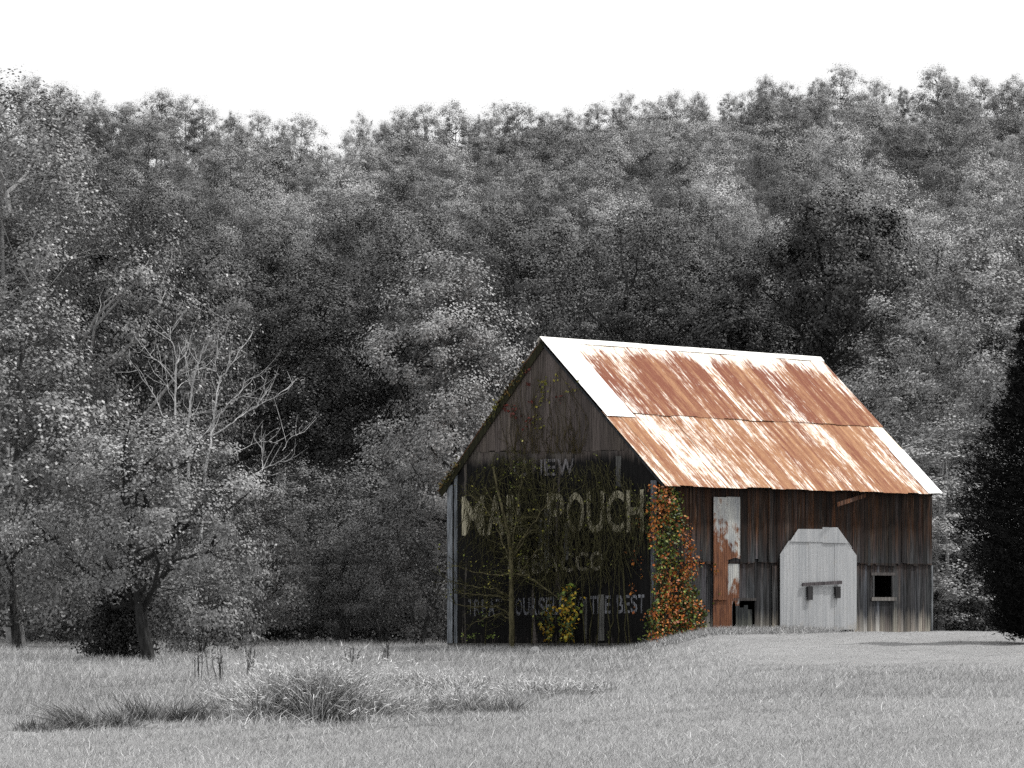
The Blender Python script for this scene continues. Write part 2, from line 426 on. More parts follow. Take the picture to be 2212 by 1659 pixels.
# timber frame behind the boards of the long side
mb = MB()
for v in (0.1, 3.6, 5.55, 8.6, 10.6, 13.9): mb.box((v - .09, .06, -.1), (v + .09, .24, 5.2))
mb.box((0.02, .07, 2.45), (13.98, .23, 2.65)); mb.box((0.02, .07, 5.02), (13.98, .23, 5.2)); mb.box((0.02, .07, .05), (13.98, .23, .22))
side = link('side_wall', mb.mesh('side_wall', [M_DARK]), barn)
wv0, wz1 = SV(1884, 1243); wv1, wz0 = SV(1927, 1290)    # the small window
hv0, _ = SV(1582, 1300); hv1, hz = SV(1629, 1303)
dv0, _ = SV(1678, 1300); dv1, _ = SV(1842, 1300)
pv0, _ = SV(1535, 1200); pv1, _ = SV(1594, 1200)
v = 0.0
while v < LEN - 0.05:
    wd = R.uniform(0.15, 0.27); v1 = min(v + wd, LEN)
    if LEN - v1 < 0.1: v1 = LEN
    t = R.uniform(0.3, 1.35); tint = (t*R.uniform(.97, 1.12), t, t*R.uniform(.92, 1.02), 0)
    if R.random() < 0.07: tint = (1.7, 1.7, 1.75, 0)
    zb = 2.5 + R.uniform(-.03, .05); sk = R.uniform(-.012, .012)
    if R.random() < .12: zb += R.uniform(0, .12)
    if 4.4 < v < 5.2: sk -= R.uniform(.03, .09); zb += .04
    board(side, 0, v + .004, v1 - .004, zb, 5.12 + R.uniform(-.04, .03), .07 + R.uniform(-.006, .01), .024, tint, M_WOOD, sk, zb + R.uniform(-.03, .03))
    v = v1
v = 0.0
while v < LEN - 0.05:
    wd = R.uniform(0.15, 0.29); v1 = min(v + wd, LEN)
    if LEN - v1 < 0.1: v1 = LEN
    # do not straddle the window edges
    for e in (wv0, wv1, hv0, hv1):
        if v + .06 < e < v1: v1 = e
    t = R.uniform(0.4, 1.35); tint = (t*R.uniform(.97, 1.08), t, t*R.uniform(.96, 1.04), 0)
    if R.random() < 0.1: tint = (1.6, 1.65, 1.75, 0)
    out = .02 + R.uniform(-.006, .008); mid = (v + v1)/2; sk = R.uniform(-.008, .008)
    zt = 2.62
    if wv0 - .02 <= mid <= wv1 + .02:
        board(side, 0, v + .004, v1 - .004, -.1, wz0, out, .024, tint); board(side, 0, v + .004, v1 - .004, wz1, zt, out, .024, tint)
    elif hv0 - .02 <= mid <= hv1 + .02:
        board(side, 0, v + .004, v1 - .004, hz + .05 + R.uniform(0, .1), zt, out, .024, tint)
    elif dv0 + .1 < mid < dv1 - .1: pass
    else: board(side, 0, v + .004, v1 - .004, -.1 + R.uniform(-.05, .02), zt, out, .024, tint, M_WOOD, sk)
    v = v1
# window surround, dark loft of the barn behind it
win = link('window', MB.mesh((lambda q_: (q_.box((wv0 - .1, -.05, wz1), (wv1 + .12, -.021, wz1 + .1)), q_)[1])(MB()), 'window', [M_TRIM]), side, None, (.38, .33, .3))
win.name = 'window_lintel'
mb = MB(); mb.box((wv0 - .1, -.08, wz0 - .12), (wv1 + .14, -.031, wz0 + .0)); link('window_sill', mb.mesh('window_sill', [M_TRIM]), side, None, (.75, .68, .6))
for a_, b_ in ((wv0 - .02, wv0 + .07), (wv1 - .05, wv1 + .03)):
    mb = MB(); mb.box((a_, -.047, wz0 + .002), (b_, .0, wz1 - .002)); link('window_jamb', mb.mesh('window_jamb', [M_TRIM]), side, None, (.3, .29, .28))
# corner boards of the far corner and the near corner
mb = MB(); mb.box((LEN - .02, -.06, -.05), (LEN + .06, .1, 2.5)); link('corner_board', mb.mesh('corner_board', [M_TRIM]), side, None, (.7, .72, .72))

# --- metal patch sheets on the side wall
def corrugated(name, parent, v0, v1, zb, zt, out, pitch, amp, mt, color=None, th=0.004):
    """upright corrugated sheet on the long side; zb, zt are functions of v"""
    nn = max(2, int(round((v1 - v0)/pitch*2))); vv = np.linspace(v0, v1, nn + 1)
    d = out + amp*np.where(np.arange(nn + 1) % 2 == 0, -.5, .5)
    f = np.array([[[v_, -d_, zb(v_)], [v_, -d_, zt(v_)], [v_, -d_ + th, zb(v_)], [v_, -d_ + th, zt(v_)]] for v_, d_ in zip(vv, d)]).reshape(-1, 3)
    q = []
    for k in range(nn):
        a_ = 4*k; q += [(a_, a_+4, a_+5, a_+1), (a_+2, a_+3, a_+7, a_+6), (a_+1, a_+5, a_+7, a_+3), (a_, a_+2, a_+6, a_+4)]
    q += [(0, 1, 3, 2), (4*nn, 4*nn+2, 4*nn+3, 4*nn+1)]
    return link(name, mesh_np(name, f, np.array(q), None, [mt]), parent, None, color)
pm = (pv0 + pv1)/2
_, z_a = SV(1550, 1074); _, z_b = SV(1550, 1208); _, z_c = SV(1580, 1218); _, z_d = SV(1575, 1292)
corrugated('metal_patch', side, pm - .02, pv1 - .03, lambda v_: z_b + .02 + .03*math.sin(9*v_), lambda v_: z_a + .02, .115, .1, .012, M_PATCH, (.60, 0, 0))
corrugated('metal_patch', side, pv0, pm + .03, lambda v_: z_b - 1.3, lambda v_: z_a, .135, .1, .012, M_PATCH, (.72, 0, 0))
corrugated('metal_patch', side, pm + .02, pv1, lambda v_: z_d - .5*abs(math.sin(6*v_)), lambda v_: z_c, .05, .1, .012, M_PATCH, (.36, 0, 0))
corrugated('metal_patch', side, pv0 + .03, pm + .28, lambda v_: -.05, lambda v_: z_b - 1.22 + .05*math.sin(5*v_), .085, .1, .012, M_PATCH, (.55, 0, 0))
# the low hatch with its leaning cover boards
for k in range(4):
    a0 = hv0 + .06 + k*.2
    board(side, 0, a0, a0 + .19, .0, hz + (.0, -.06, .02, -.12)[k] - .08, .1, .03, (.55, .6, .58, 0), M_WOOD, .03, name='hatch_board')
mb = MB(); mb.box((hv0 - .02, -.05, hz + .08), (hv1 + .06, -.031, hz + .17)); link('hatch_header', mb.mesh('hatch_header', [M_TRIM]), side, None, (.25, .22, .2))

# --- big iron door with clipped corners
dz_sh = SV(1678, 1197)[1]; dz_t = SV(1757, 1141)[1]; dz_b = SV(1757, 1364)[1]
tv0, _ = SV(1715, 1143); tv1, _ = SV(1800, 1143)
def dtop(v_): return float(np.interp(v_, [dv0, tv0, tv1, dv1], [dz_sh, dz_t, dz_t + .02, dz_sh]))
dz_seam = SV(1757, 1171)[1]
door = empty('door', (0, 0, 0)); door.parent = barn
cuts = [dv0, dv0 + (dv1 - dv0)*.37, dv0 + (dv1 - dv0)*.545, dv0 + (dv1 - dv0)*.71, dv1]
for k in range(4):
    a0, a1 = cuts[k], cuts[k+1]; top = lambda v_: min(dtop(v_), dz_seam + .0)
    zb_ = dz_b + (0.0, .0, .05, .05)[k]
    corrugated('door_sheet', door, a0, a1 + .01, lambda v_, z=zb_: z, lambda v_, k=k: min(dtop(v_), dz_seam + .03), .145 + (.0, .012, .0, .012)[k], .075, .011, M_DOOR)
for k, (a0, a1) in enumerate(((dv0 + .28, dv0 + (dv1 - dv0)*.55), (dv0 + (dv1 - dv0)*.54, dv1 - .28))):
    corrugated('door_sheet', door, a0, a1, lambda v_, k=k: min(dz_seam + (.0, -.02)[k], dtop(v_) - .01), lambda v_, k=k: dtop(v_) + (-.04, .02)[k], .178 + .01*k, .075, .011, M_DOOR)
bv0, bz = SV(1722, 1261); bv1, bz1 = SV(1806, 1257)
mb = MB(); mb.hexa([(bv0, -.26, bz - .08), (bv1, -.26, bz1 - .07), (bv1, -.2, bz1 - .07), (bv0, -.2, bz - .08), (bv0, -.26, bz + .03), (bv1, -.26, bz1 + .04), (bv1, -.2, bz1 + .04), (bv0, -.2, bz + .03)])
link('door_bar', mb.mesh('door_bar', [M_TRIM]), door, None, (.42, .36, .36))
for px in (1738, 1798):
    b0, _ = SV(px - 5, 1270); b1, _ = SV(px + 5, 1270); lz = SV(px, 1296 - (4 if px > 1750 else 0))[1]
    mb = MB(); mb.box((b0, -.255, lz), (b1, -.205, bz - .085)); mb.box((b0 + .02, -.2, lz + .1), (b1 - .02, -.15, bz - .1))
    link('bar_bracket', mb.mesh('bar_bracket', [M_TRIM]), door, None, (.16, .15, .15))
for a0, a1, zt in ((dv0 - .3, dv0 - .02, 2.44), (dv1 + .02, dv1 + .24, 2.46)):
    board(side, 0, a0, a1, -.05, zt, .062, .03, (1.3, 1.25, 1.18, 0), M_WOOD, 0, name='door_post')

# --- gable wall
mb = MB()
for u in (.12, 2.3, 4.6, 6.9, 9.06): mb.box((.06, u - .09, -.3), (.24, u + .09, min(roofz(u) - .25, 8.5)))
mb.box((.07, .02, 4.75), (.23, WID - .02, 4.95))
gable = link('gable_wall', mb.mesh('gable_wall', [M_DARK]), barn)
u = 0.0; k = 0
while u < WID - .02:
    wd = R.uniform(.17, .28); u1 = min(u + wd, WID)
    if WID - u1 < .1: u1 = WID
    t = R.uniform(.7, 1.25); worn = R.choice([0, 0, 0, .05, .1, .15])
    if R.random() < .06: worn = .42
    if u < .2 or u1 > WID - .2: worn = .3
    tint = (t*R.uniform(.97, 1.06), t, t*R.uniform(.95, 1.06), worn)
    zb = -.05 + -.06*u/WID + R.uniform(-.03, .02)
    zt0, zt1 = roofz(u) - .1, roofz(u1) - .1
    # upper boards end at a lap above the lettering
    ua = R.uniform(-.003, .004)
    zl = 6.05 + .02*u
    if zt0 > zl + .2 and zt1 > zl + .2:
        board(gable, 1, u + .003, u1 - .003, zb, zl - .02, .022 + ua, .024, tint, M_PAINTED)
        t2 = R.uniform(.75, 1.2); board(gable, 1, u + .003, u1 - .003, zl + R.uniform(-.05, .02), zt0, .036 + ua, .024, (t2*1.04, t2, t2*R.uniform(.96, 1.05), worn), M_PAINTED, 0, None, zt1)
    else: board(gable, 1, u + .003, u1 - .003, zb, zt0, .022 + ua, .024, tint, M_PAINTED, 0, None, zt1)
    u = u1
for x0, x1, y0, y1, tn in ((1163, 1171, 1118, 1224, 1.7), (1176, 1186, 1100, 1228, 2.0), (1218, 1228, 1130, 1210, 1.7), (1292, 1305, 1284, 1384, 1.5), (1330, 1341, 985, 1052, 1.2), (1262, 1268, 1290, 1380, 1.1)):
    ua, za = GU(x0, y1, .04); ub, zb_ = GU(x1, y0, .04)
    board(gable, 1, min(ua, ub), max(ua, ub), za, zb_, .038, .012, (tn*.34, tn*.33, tn*.3, 0), M_TRIM, name='bare_strip')
# corner boards, sill, stone piers
for a0, a1, cc, d in ((WID - .2, WID + .04, (.95, 1.0, 1.05), .05), (WID - .42, WID - .28, (.62, .66, .7), .046), (-.04, .2, (.5, .53, .58), .05)):
    mb = MB(); mb.box((-d, a0, -.12), (-d + .022 - .0, a1, roofz(a0 if a0 < 4 else a1) - .2)); link('corner_board', mb.mesh('corner_board', [M_TRIM]), gable, None, cc)
mb = MB(); mb.hexa([(-.06, -.02, -.17), (.2, -.02, -.17), (.2, WID, -.26), (-.06, WID, -.26), (-.06, -.02, -.02), (.2, -.02, -.02), (.2, WID, -.1), (-.06, WID, -.1)])
link('sill_beam', mb.mesh('sill_beam', [M_TRIM]), gable, None, (.42, .4, .36))
for u in np.linspace(.3, WID - .3, 6):
    mb = MB(); mb.box((-.02, u - .22, -.9), (.35, u + .22, -.18 - .06*u/WID)); link('stone_pier', mb.mesh('stone_pier', [M_STONE]), gable, None, (.3, .3, .3))

# lettering painted on the gable
def glyph(ch):
    cu = bpy.data.curves.new('t', 'FONT'); cu.body = ch; cu.offset = 0.018; cu.resolution_u = 4
    ob = bpy.data.objects.new('t', cu); COL.objects.link(ob)
    dg = bpy.context.evaluated_depsgraph_get(); dg.update()
    me = bpy.data.meshes.new_from_object(ob.evaluated_get(dg))
    v_ = np.array([p.co[:] for p in me.vertices]); f_ = [list(p.vertices) for p in me.polygons]
    bpy.data.objects.remove(ob); bpy.data.curves.remove(cu); bpy.data.meshes.remove(me)
    v_[:, 0] -= v_[:, 0].min(); v_[:, 1] -= v_[:, 1].min()
    v_[:, 0] /= max(v_[:, 0].max(), .01); v_[:, 1] /= max(v_[:, 1].max(), .01)
    return v_, f_
GL = {}
def line(text, tl, tr, hl, hr, colr, widths=None, gap=.14, out=.0325, fade=None):
    """text from picture point tl to tr (top edge), letter heights hl, hr in picture points"""
    ws = [{'I': .42, ' ': .62, 'M': 1.3, 'W': 1.3, 'T': .92, 'L': .85, 'E': .85, 'F': .85}.get(c_, 1.0) for c_ in text]
    tot = sum(ws) + gap*(len(ws) - 1); pos = 0
    for idx, c_ in enumerate(text):
        f0, f1 = pos/tot, (pos + ws[idx])/tot; pos += ws[idx] + gap
        if c_ == ' ': continue
        if c_ not in GL: GL[c_] = glyph(c_)
        v_, f_ = GL[c_]
        pts = []
        for q_ in v_:
            f = f0 + (f1 - f0)*q_[0]; x = tl[0] + (tr[0] - tl[0])*f; ytop = tl[1] + (tr[1] - tl[1])*f; h = hl + (hr - hl)*f
            uu, zz = GU(x, ytop + h*(1 - q_[1]), out); pts.append((-out, uu, zz))
        me = bpy.data.meshes.new('letter'); me.from_pydata(pts, [], f_); me.materials.append(M_SIGN); me.update()
        al = fade(idx) if fade else .2
        link('letter', me, gable, None, (*colr, al))
rf_ = random.Random(5)
line('CHEW', (1110, 994), (1241, 990), 36, 36, (.27, .26, .27), fade=lambda i_: (-.3, -.22, .16, .14)[i_], out=.034)
line('MAIL POUCH', (997, 1073), (1391, 1057), 84, 92, (.64, .6, .44), fade=lambda i_: (.34, .22, .08, .08, 0, .14, .12, .16, .28, .34)[i_])
line('TOBACCO', (1087, 1200), (1302, 1190), 42, 42, (.5, .47, .37), fade=lambda i_: (.12, .16, .12, .06, .1, .16, .2)[i_])
line('TREAT YOURSELF TO THE BEST', (1009, 1295), (1392, 1284), 37, 40, (.28, .29, .32), fade=lambda i_: (.0, -.02, .04, .06, .0, 0, .12, .1, .16, .1, .18, .16, .1, .06, 0, .05, .06, 0, .06, .12, .12, 0, .22, .18, .16, .2)[i_])

# --- other walls (never in view, but they keep the inside dark)
mb = MB(); mb.box((.1, WID - .06, -.3), (LEN - .1, WID - .02, roofz(WID) - .1)); link('back_wall', mb.mesh('back_wall', [M_WOOD]), barn, None, (1, 1, 1, 0))
v_ = np.array([(LEN - .02, .1, -.3), (LEN - .02, WID - .1, -.3), (LEN - .02, WID - .1, roofz(WID - .1) - .12), (LEN - .02, RU, RZ - .15), (LEN - .02, .1, roofz(.1) - .12)])
v2 = v_.copy(); v2[:, 0] -= .05
me = bpy.data.meshes.new('far_gable'); me.from_pydata([tuple(p) for p in np.concatenate([v_, v2])], [], [[0, 1, 2, 3, 4], [9, 8, 7, 6, 5]] + [[k_, k_ + 5, (k_ + 1) % 5 + 5, (k_ + 1) % 5] for k_ in range(5)]); me.materials.append(M_WOOD)
link('rear_gable_wall', me, barn, None, (1, 1, 1, 0))

# --- roof: wooden deck, iron sheets in two courses, ridge cap
SL = math.hypot(RU + EV, RZ - EZ)                    # slope length, front
V0, V1 = -OV, LEN + .06
roof = empty('roof', (0, 0, 0)); roof.parent = barn
def slope_frame(front=True):
    if front:
        e = np.array([0, -EV, EZ]); up = np.array([0, RU + EV, RZ - EZ])/SL; return e, up, np.array([0, -up[2], up[1]])
    e = np.array([0, WID + EV, EZ]); l = math.hypot(WID + EV - RU, RZ - EZ); up = np.array([0, -(WID + EV - RU), RZ - EZ])/l; return e, up, np.array([0, -up[2], up[1]])*np.array([0, -1, -1])*-1
def deck(front):
    e, up, nr = slope_frame(front); nr = nr if nr[2] > 0 else -nr
    l = SL if front else math.hypot(WID + EV - RU, RZ - EZ)
    p = []
    for d in (-.07, -.03):
        for v_, s_ in ((V0 + .03, .04), (V1 - .03, .04), (V1 - .03, l - .01), (V0 + .03, l - .01)):
            p.append(e + up*s_ + nr*d + np.array([v_, 0, 0]))
    mb = MB(); mb.hexa(p); link('roof_deck', mb.mesh('roof_deck', [M_DARK]), roof)
deck(True); deck(False)
for k in range(15):        # rafter tails
    e, up, nr = slope_frame(True); v_ = .3 + k*.96; mb = MB(); p = []
    for d in (-.2, -.075):
        for dv, s_ in ((-.04, .1), (.04, .1), (.04, .9), (-.04, .9)): p.append(e + up*s_ + nr*d + np.array([v_ + dv, 0, 0]))
    mb.hexa(p); link('rafter', mb.mesh('rafter', [M_DARK]), roof)
def sheet_mesh(front, length, width, amp=.014, pitch=.075):
    """flat on local x (along the roof) and y (up the slope); y counted from the eaves"""
    nn = int(round(width/pitch))*2; xs_ = np.linspace(0, width, nn + 1); zz = amp*np.where(np.arange(nn + 1) % 2 == 0, -.5, .5)
    v_ = np.array([[x, y, z] for x, z in zip(xs_, zz) for y in (0, length)]); q = [(2*k_, 2*k_+2, 2*k_+3, 2*k_+1) for k_ in range(nn)]
    return v_, q
def sheet(front, v0, wd, s0, s1, lift, color, mt, name='roof_sheet', tilt=0.0):
    e, up, nr = slope_frame(front); nr = nr if nr[2] > 0 else -nr
    v_, q = sheet_mesh(front, s1 - s0, wd)
    if tilt: v_[:, 0] += tilt*v_[:, 1]
    v_[:, 1] += s0; v_[:, 0] += v0
    wob = .006*np.sin(v_[:, 0]*5.1 + v_[:, 1]*2.0) + .012*np.sin(v_[:, 0]*1.3 + 1); v_[:, 2] += wob
    me = mesh_np(name, v_, np.array(q), None, [mt])
    o = link(name, me, roof, None, color)
    # local frame: x along the ridge, y up the slope
    from mathutils import Matrix
    sgn = 1 if front else -1
    X = Vector((1, 0, 0)); Yv = Vector(up); Z = Vector(nr)
    M4 = Matrix(((X.x, Yv.x, Z.x, e[0]), (X.y, Yv.y, Z.y, e[1]), (X.z, Yv.z, Z.z, e[2]), (0, 0, 0, 1)))
    o.matrix_local = M4 @ Matrix.Translation((0, 0, lift))
    return o
ncol = 22; cw = (V1 - V0)/ncol; half = SL*.49
for c_ in range(ncol):
    a0 = V0 + c_*cw
    rr = R.uniform(-.1, .14); tone = R.uniform(-.1, .12); off = R.random()
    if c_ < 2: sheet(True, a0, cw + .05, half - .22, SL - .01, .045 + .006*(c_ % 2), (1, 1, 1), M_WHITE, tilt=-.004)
    else: sheet(True, a0, cw + .05, half - .02 + R.uniform(-.04, .03), SL - .01, .034 + R.choice([0, .01, .018]), (.10 + rr, .12 + tone, off), M_ROOF, tilt=R.uniform(-.004, .004))
    rr = R.uniform(-.1, .08); tone = R.uniform(-.1, .1)
    if 2 <= c_ <= 6: rr -= .14
    if c_ == ncol - 1:
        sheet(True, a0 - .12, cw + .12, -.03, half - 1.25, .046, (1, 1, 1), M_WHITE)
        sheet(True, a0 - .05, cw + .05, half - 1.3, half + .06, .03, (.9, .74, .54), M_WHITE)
    else: sheet(True, a0, cw + .05, -.03 + R.uniform(-.045, .03), half + .06, .004 + R.choice([0, .012, .02]), (.12 + rr, tone, off), M_ROOF, tilt=R.uniform(-.004, .004))
LB = math.hypot(WID + EV - RU, RZ - EZ)
for c_ in range(0, ncol):
    sheet(False, V0 + c_*cw, cw + .05, -.03, LB - .01, .006 + .008*(c_ % 2), (.1, 0, R.random()), M_ROOF)
# ridge cap
mb = MB()
for k in range(6):
    a0 = V0 - .04 + k*(V1 - V0 + .08)/6; a1 = a0 + (V1 - V0 + .08)/6 + .03; d = .045 + .006*(k % 2)
    mb = MB()
    e, up, nr = slope_frame(True); e2, up2, nr2 = slope_frame(False); nr2 = nr2 if nr2[2] > 0 else -nr2
    top = np.array([0, RU, RZ + .06 + d]); A_ = e + up*(SL - .15) + nr*(d + .02); B_ = e2 + up2*(LB - .15) + nr2*(d + .02)
    p = [A_, top, B_]; v_ = []
    for a_ in (a0, a1):
        for q_ in p: v_.append(q_ + np.array([a_, 0, 0]))
        for q_ in p: v_.append(q_ + np.array([a_, 0, -.012]))
    mb.add(v_, [(0, 6, 7, 1), (1, 7, 8, 2), (3, 4, 10, 9), (4, 5, 11, 10), (0, 3, 9, 6), (2, 8, 11, 5), (0, 1, 4, 3), (1, 2, 5, 4), (6, 9, 10, 7), (7, 10, 11, 8)])
    link('ridge_cap', mb.mesh('ridge_cap', [M_WHITE]), roof, None, (1, .99, .95))
# rake boards of the near gable (mossy on the old back slope)
for fr in (True, False):
    e, up, nr = slope_frame(fr); nr = nr if nr[2] > 0 else -nr; l = SL if fr else LB; p = []
    for d in ((-.1 if fr else -.26), -.035):
        for dv, s_ in ((V0 + .005, .0), (V0 + .028, .0), (V0 + .028, l), (V0 + .005, l)): p.append(e + up*s_ + nr*d + np.array([dv, 0, 0]))
    mb = MB(); mb.hexa(p); link('rake_board', mb.mesh('rake_board', [M_TRIM]), roof, None, (.12, .13, .14) if fr else (.09, .085, .035))
# a board come loose under the eaves
p0 = SV(1806, 1090, .45); p1 = SV(1866, 1071, .2); mb = MB()
a_ = np.array([p0[0], -.5, p0[1]]); b_ = np.array([p1[0] + .1, -.2, p1[1] + .02])
mb.hexa([a_ + (0, -.012, -.07), b_ + (0, -.012, -.07), b_ + (0, .012, -.07), a_ + (0, .012, -.07), a_ + (0, -.012, .07), b_ + (0, -.012, .07), b_ + (0, .012, .07), a_ + (0, .012, .07)])
link('loose_board', mb.mesh('loose_board', [M_WOOD]), barn, None, (2.6, 2.3, 2.1, 0))

# ------------------------------------------------------------------ trees
def envelope(shape, t):
    t = np.clip(t, 0, 1)
    if shape == 'round': return np.sqrt(np.clip(1 - (2*t - .9)**2/1.22, 0, 1))
    if shape == 'dome': return np.clip(1 - t**2.6, 0, 1)**.55*(.55 + .45*np.clip(t/.3, 0, 1))
    if shape == 'oval': return np.clip(np.sin(math.pi*np.clip(t*.93 + .06, 0, 1)), 0, 1)**.6*(1 - .15*t)
    if shape == 'umbrella': return np.clip(1 - t**3, 0, 1)**.5*(.3 + .7*np.clip(t/.45, 0, 1))
    if shape == 'column': return np.clip(1 - t**3.2, 0, 1)**.6*(.7 + .3*np.clip(t/.2, 0, 1))
    return 1 - t
def make_tree(name, seed, H, cb, Rr, shape='round', clusters=120, lpc=60, leaf=.2, cr=.7, limbs=7, trunk_r=None, base=.12, var=.35,
              mleaf=None, mbark=None, shell=.5, stems=1, flat=.75, twigs=True, sides=5, spread=0.0, lobamp=1.0, biasw=1.2):
    r = np.random.default_rng(seed); trunk_r = trunk_r or H*.013
    mb = MB(); tops = []
    for sidx in range(stems):
        ang = r.uniform(0, 6.28); ln = (0.0 if stems == 1 else spread or Rr*.35)
        n_ = 7; tz = np.linspace(0, cb + (H - cb)*.75, n_)
        px = np.cumsum(r.normal(0, H*.006, n_)); py = np.cumsum(r.normal(0, H*.006, n_)); px[0] = py[0] = 0
        path = np.stack([px + math.cos(ang)*ln*(tz/H)**.8, py + math.sin(ang)*ln*(tz/H)**.8, tz], 1)
        rad = trunk_r*(1 - .82*np.linspace(0, 1, n_)**.9)*(1 if stems == 1 else .75); rad[0] *= 1.3
        path[0, 2] = -.4
        mb.tube(path, rad, 7); tops.append(path)
    # clumps through the crown, mostly near its surface
    k1, k2, k3 = r.uniform(0, 6.28, 3)
    t = r.random(clusters*3); th = r.uniform(0, 6.28, clusters*3)
    env = envelope(shape, t); keep = r.random(clusters*3) < env + .08; t, th, env = t[keep][:clusters], th[keep][:clusters], env[keep][:clusters]
    lob = 1 + lobamp*(.2*np.sin(2*th + k1 + 4*t) + .16*np.sin(3*th + k2 - 7*t) + .12*np.sin(9*t + k3 + th))
    rr = Rr*env*lob*(shell + (1 - shell)*np.sqrt(r.random(len(t))))
    cen = np.stack([rr*np.cos(th), rr*np.sin(th), cb + (H - cb)*t], 1)
    cen += r.normal(0, Rr*.04, cen.shape)
    nL = min(limbs, len(cen)); ends = cen[r.choice(len(cen), nL, replace=False)]
    allp = []
    for e in ends:
        tp = tops[r.integers(len(tops))]
        hz_ = np.clip(e[2] - np.hypot(e[0], e[1])*r.uniform(.7, 1.3), cb*.75, H*.8)
        s0 = np.array([np.interp(hz_, tp[:, 2], tp[:, 0]), np.interp(hz_, tp[:, 2], tp[:, 1]), hz_])
        n_ = 6; f = np.linspace(0, 1, n_)[:, None]
        pth = s0 + (e - s0)*f; pth[:, 2] += (np.sin(f[:, 0]*math.pi)*-.06)*np.linalg.norm(e - s0); pth[1:-1] += r.normal(0, .03*np.linalg.norm(e - s0), (n_ - 2, 3))
        mb.tube(pth, trunk_r*np.linspace(.5, .1, n_), sides); allp.append(pth)
    allp = np.concatenate(allp + [tp[2:] for tp in tops])
    if twigs:
        for c_ in cen:
            d = np.linalg.norm(allp - c_, axis=1) + np.maximum(allp[:, 2] - c_[2], 0)*2
            s0 = allp[np.argmin(d)]; f = np.linspace(0, 1, 4)[:, None]; pth = s0 + (c_ - s0)*f; pth[1:3] += r.normal(0, .05*np.linalg.norm(c_ - s0) + .01, (2, 3))
            mb.tube(pth, max(.012, trunk_r*.09)*np.linspace(1, .35, 4), 3)
    tm = mb.mesh(name + '_trunk', [mbark or M_BARK], True)
    # leaves
    cnt = np.maximum(3, (lpc*r.uniform(.5, 1.5, len(cen))).astype(int)); idx = np.repeat(np.arange(len(cen)), cnt); n_ = len(idx)
    crs = cr*r.uniform(.5, 1.4, len(cen))
    strv = r.uniform(.55, 1.5, (len(cen), 3)); off = np.clip(r.normal(0, .47, (n_, 3)), -.9, .9)*crs[idx][:, None]*strv[idx]; off[:, 2] *= flat
    pos = cen[idx] + off
    cc0 = np.array([0, 0, cb + (H - cb)*.4]); od = (pos - cc0)/np.array([Rr, Rr, (H - cb)*.55]); od /= np.linalg.norm(od, axis=1)[:, None] + 1e-6
    bias = .7*off/(np.linalg.norm(off, axis=1)[:, None] + 1e-6) + 1.0*od + np.array([0, 0, .5])
    tone = base*(1 + var*(r.normal(0, .6, len(cen))[idx] + r.normal(0, .42, n_)))
    tone = np.clip(tone, base*.3, base*2.6)
    v_, q_, c_ = leaf_cloud(pos, leaf*r.uniform(.6, 1.4, n_), np.repeat(tone[:, None], 3, 1), bias, .62, r, biasw)
    cm = mesh_np(name + '_crown', v_, q_, c_, [mleaf or M_LEAF])
    return tm, cm
def put_tree(proto, name, loc, label, group=None, tone=1.0, sc=(1, 1, 1), rz=0.0, bark=(1, 1, 1), cat='tree'):
    t = empty(name, loc, label, cat, group, rz); t.scale = sc
    link('trunk', proto[0], t, None, bark)
    link('crown', proto[1], t, None, (tone,)*3)
    return t
ORD = ['first', 'second', 'third', 'fourth', 'fifth', 'sixth', 'seventh', 'eighth', 'ninth', 'tenth', 'eleventh', 'twelfth', 'thirteenth', 'fourteenth', 'fifteenth',
       'sixteenth', 'seventeenth', 'eighteenth', 'nineteenth', 'twentieth']
def ordn(i_):
    if i_ < 20: return ORD[i_]
    return ('thirtieth' if i_ == 29 else ('twenty-' if i_ < 29 else 'thirty-') + ORD[(i_ + 1) % 10 - 1])

# hillside prototypes; leaf tone raised in place of distance haze
HP = [make_tree('hill_tree', 100 + k, 13.5, (3.2, 4.2, 5.0, 3.0, 4.5, 3.5, 5.5, 8.5, 7.5)[k], (3.9, 4.3, 3.4, 4.6, 3.0, 4.0, 3.2, 2.3, 2.7)[k], ('round', 'dome', 'oval', 'round', 'column', 'dome', 'oval', 'oval', 'round')[k],
                clusters=(140 if k < 7 else 60), lpc=(120 if k < 7 else 75), leaf=.18, cr=1.0, limbs=9, base=.235, var=.32, shell=.5, biasw=1.3, lobamp=1.5, trunk_r=(.17 if k < 7 else .15)) for k in range(9)]
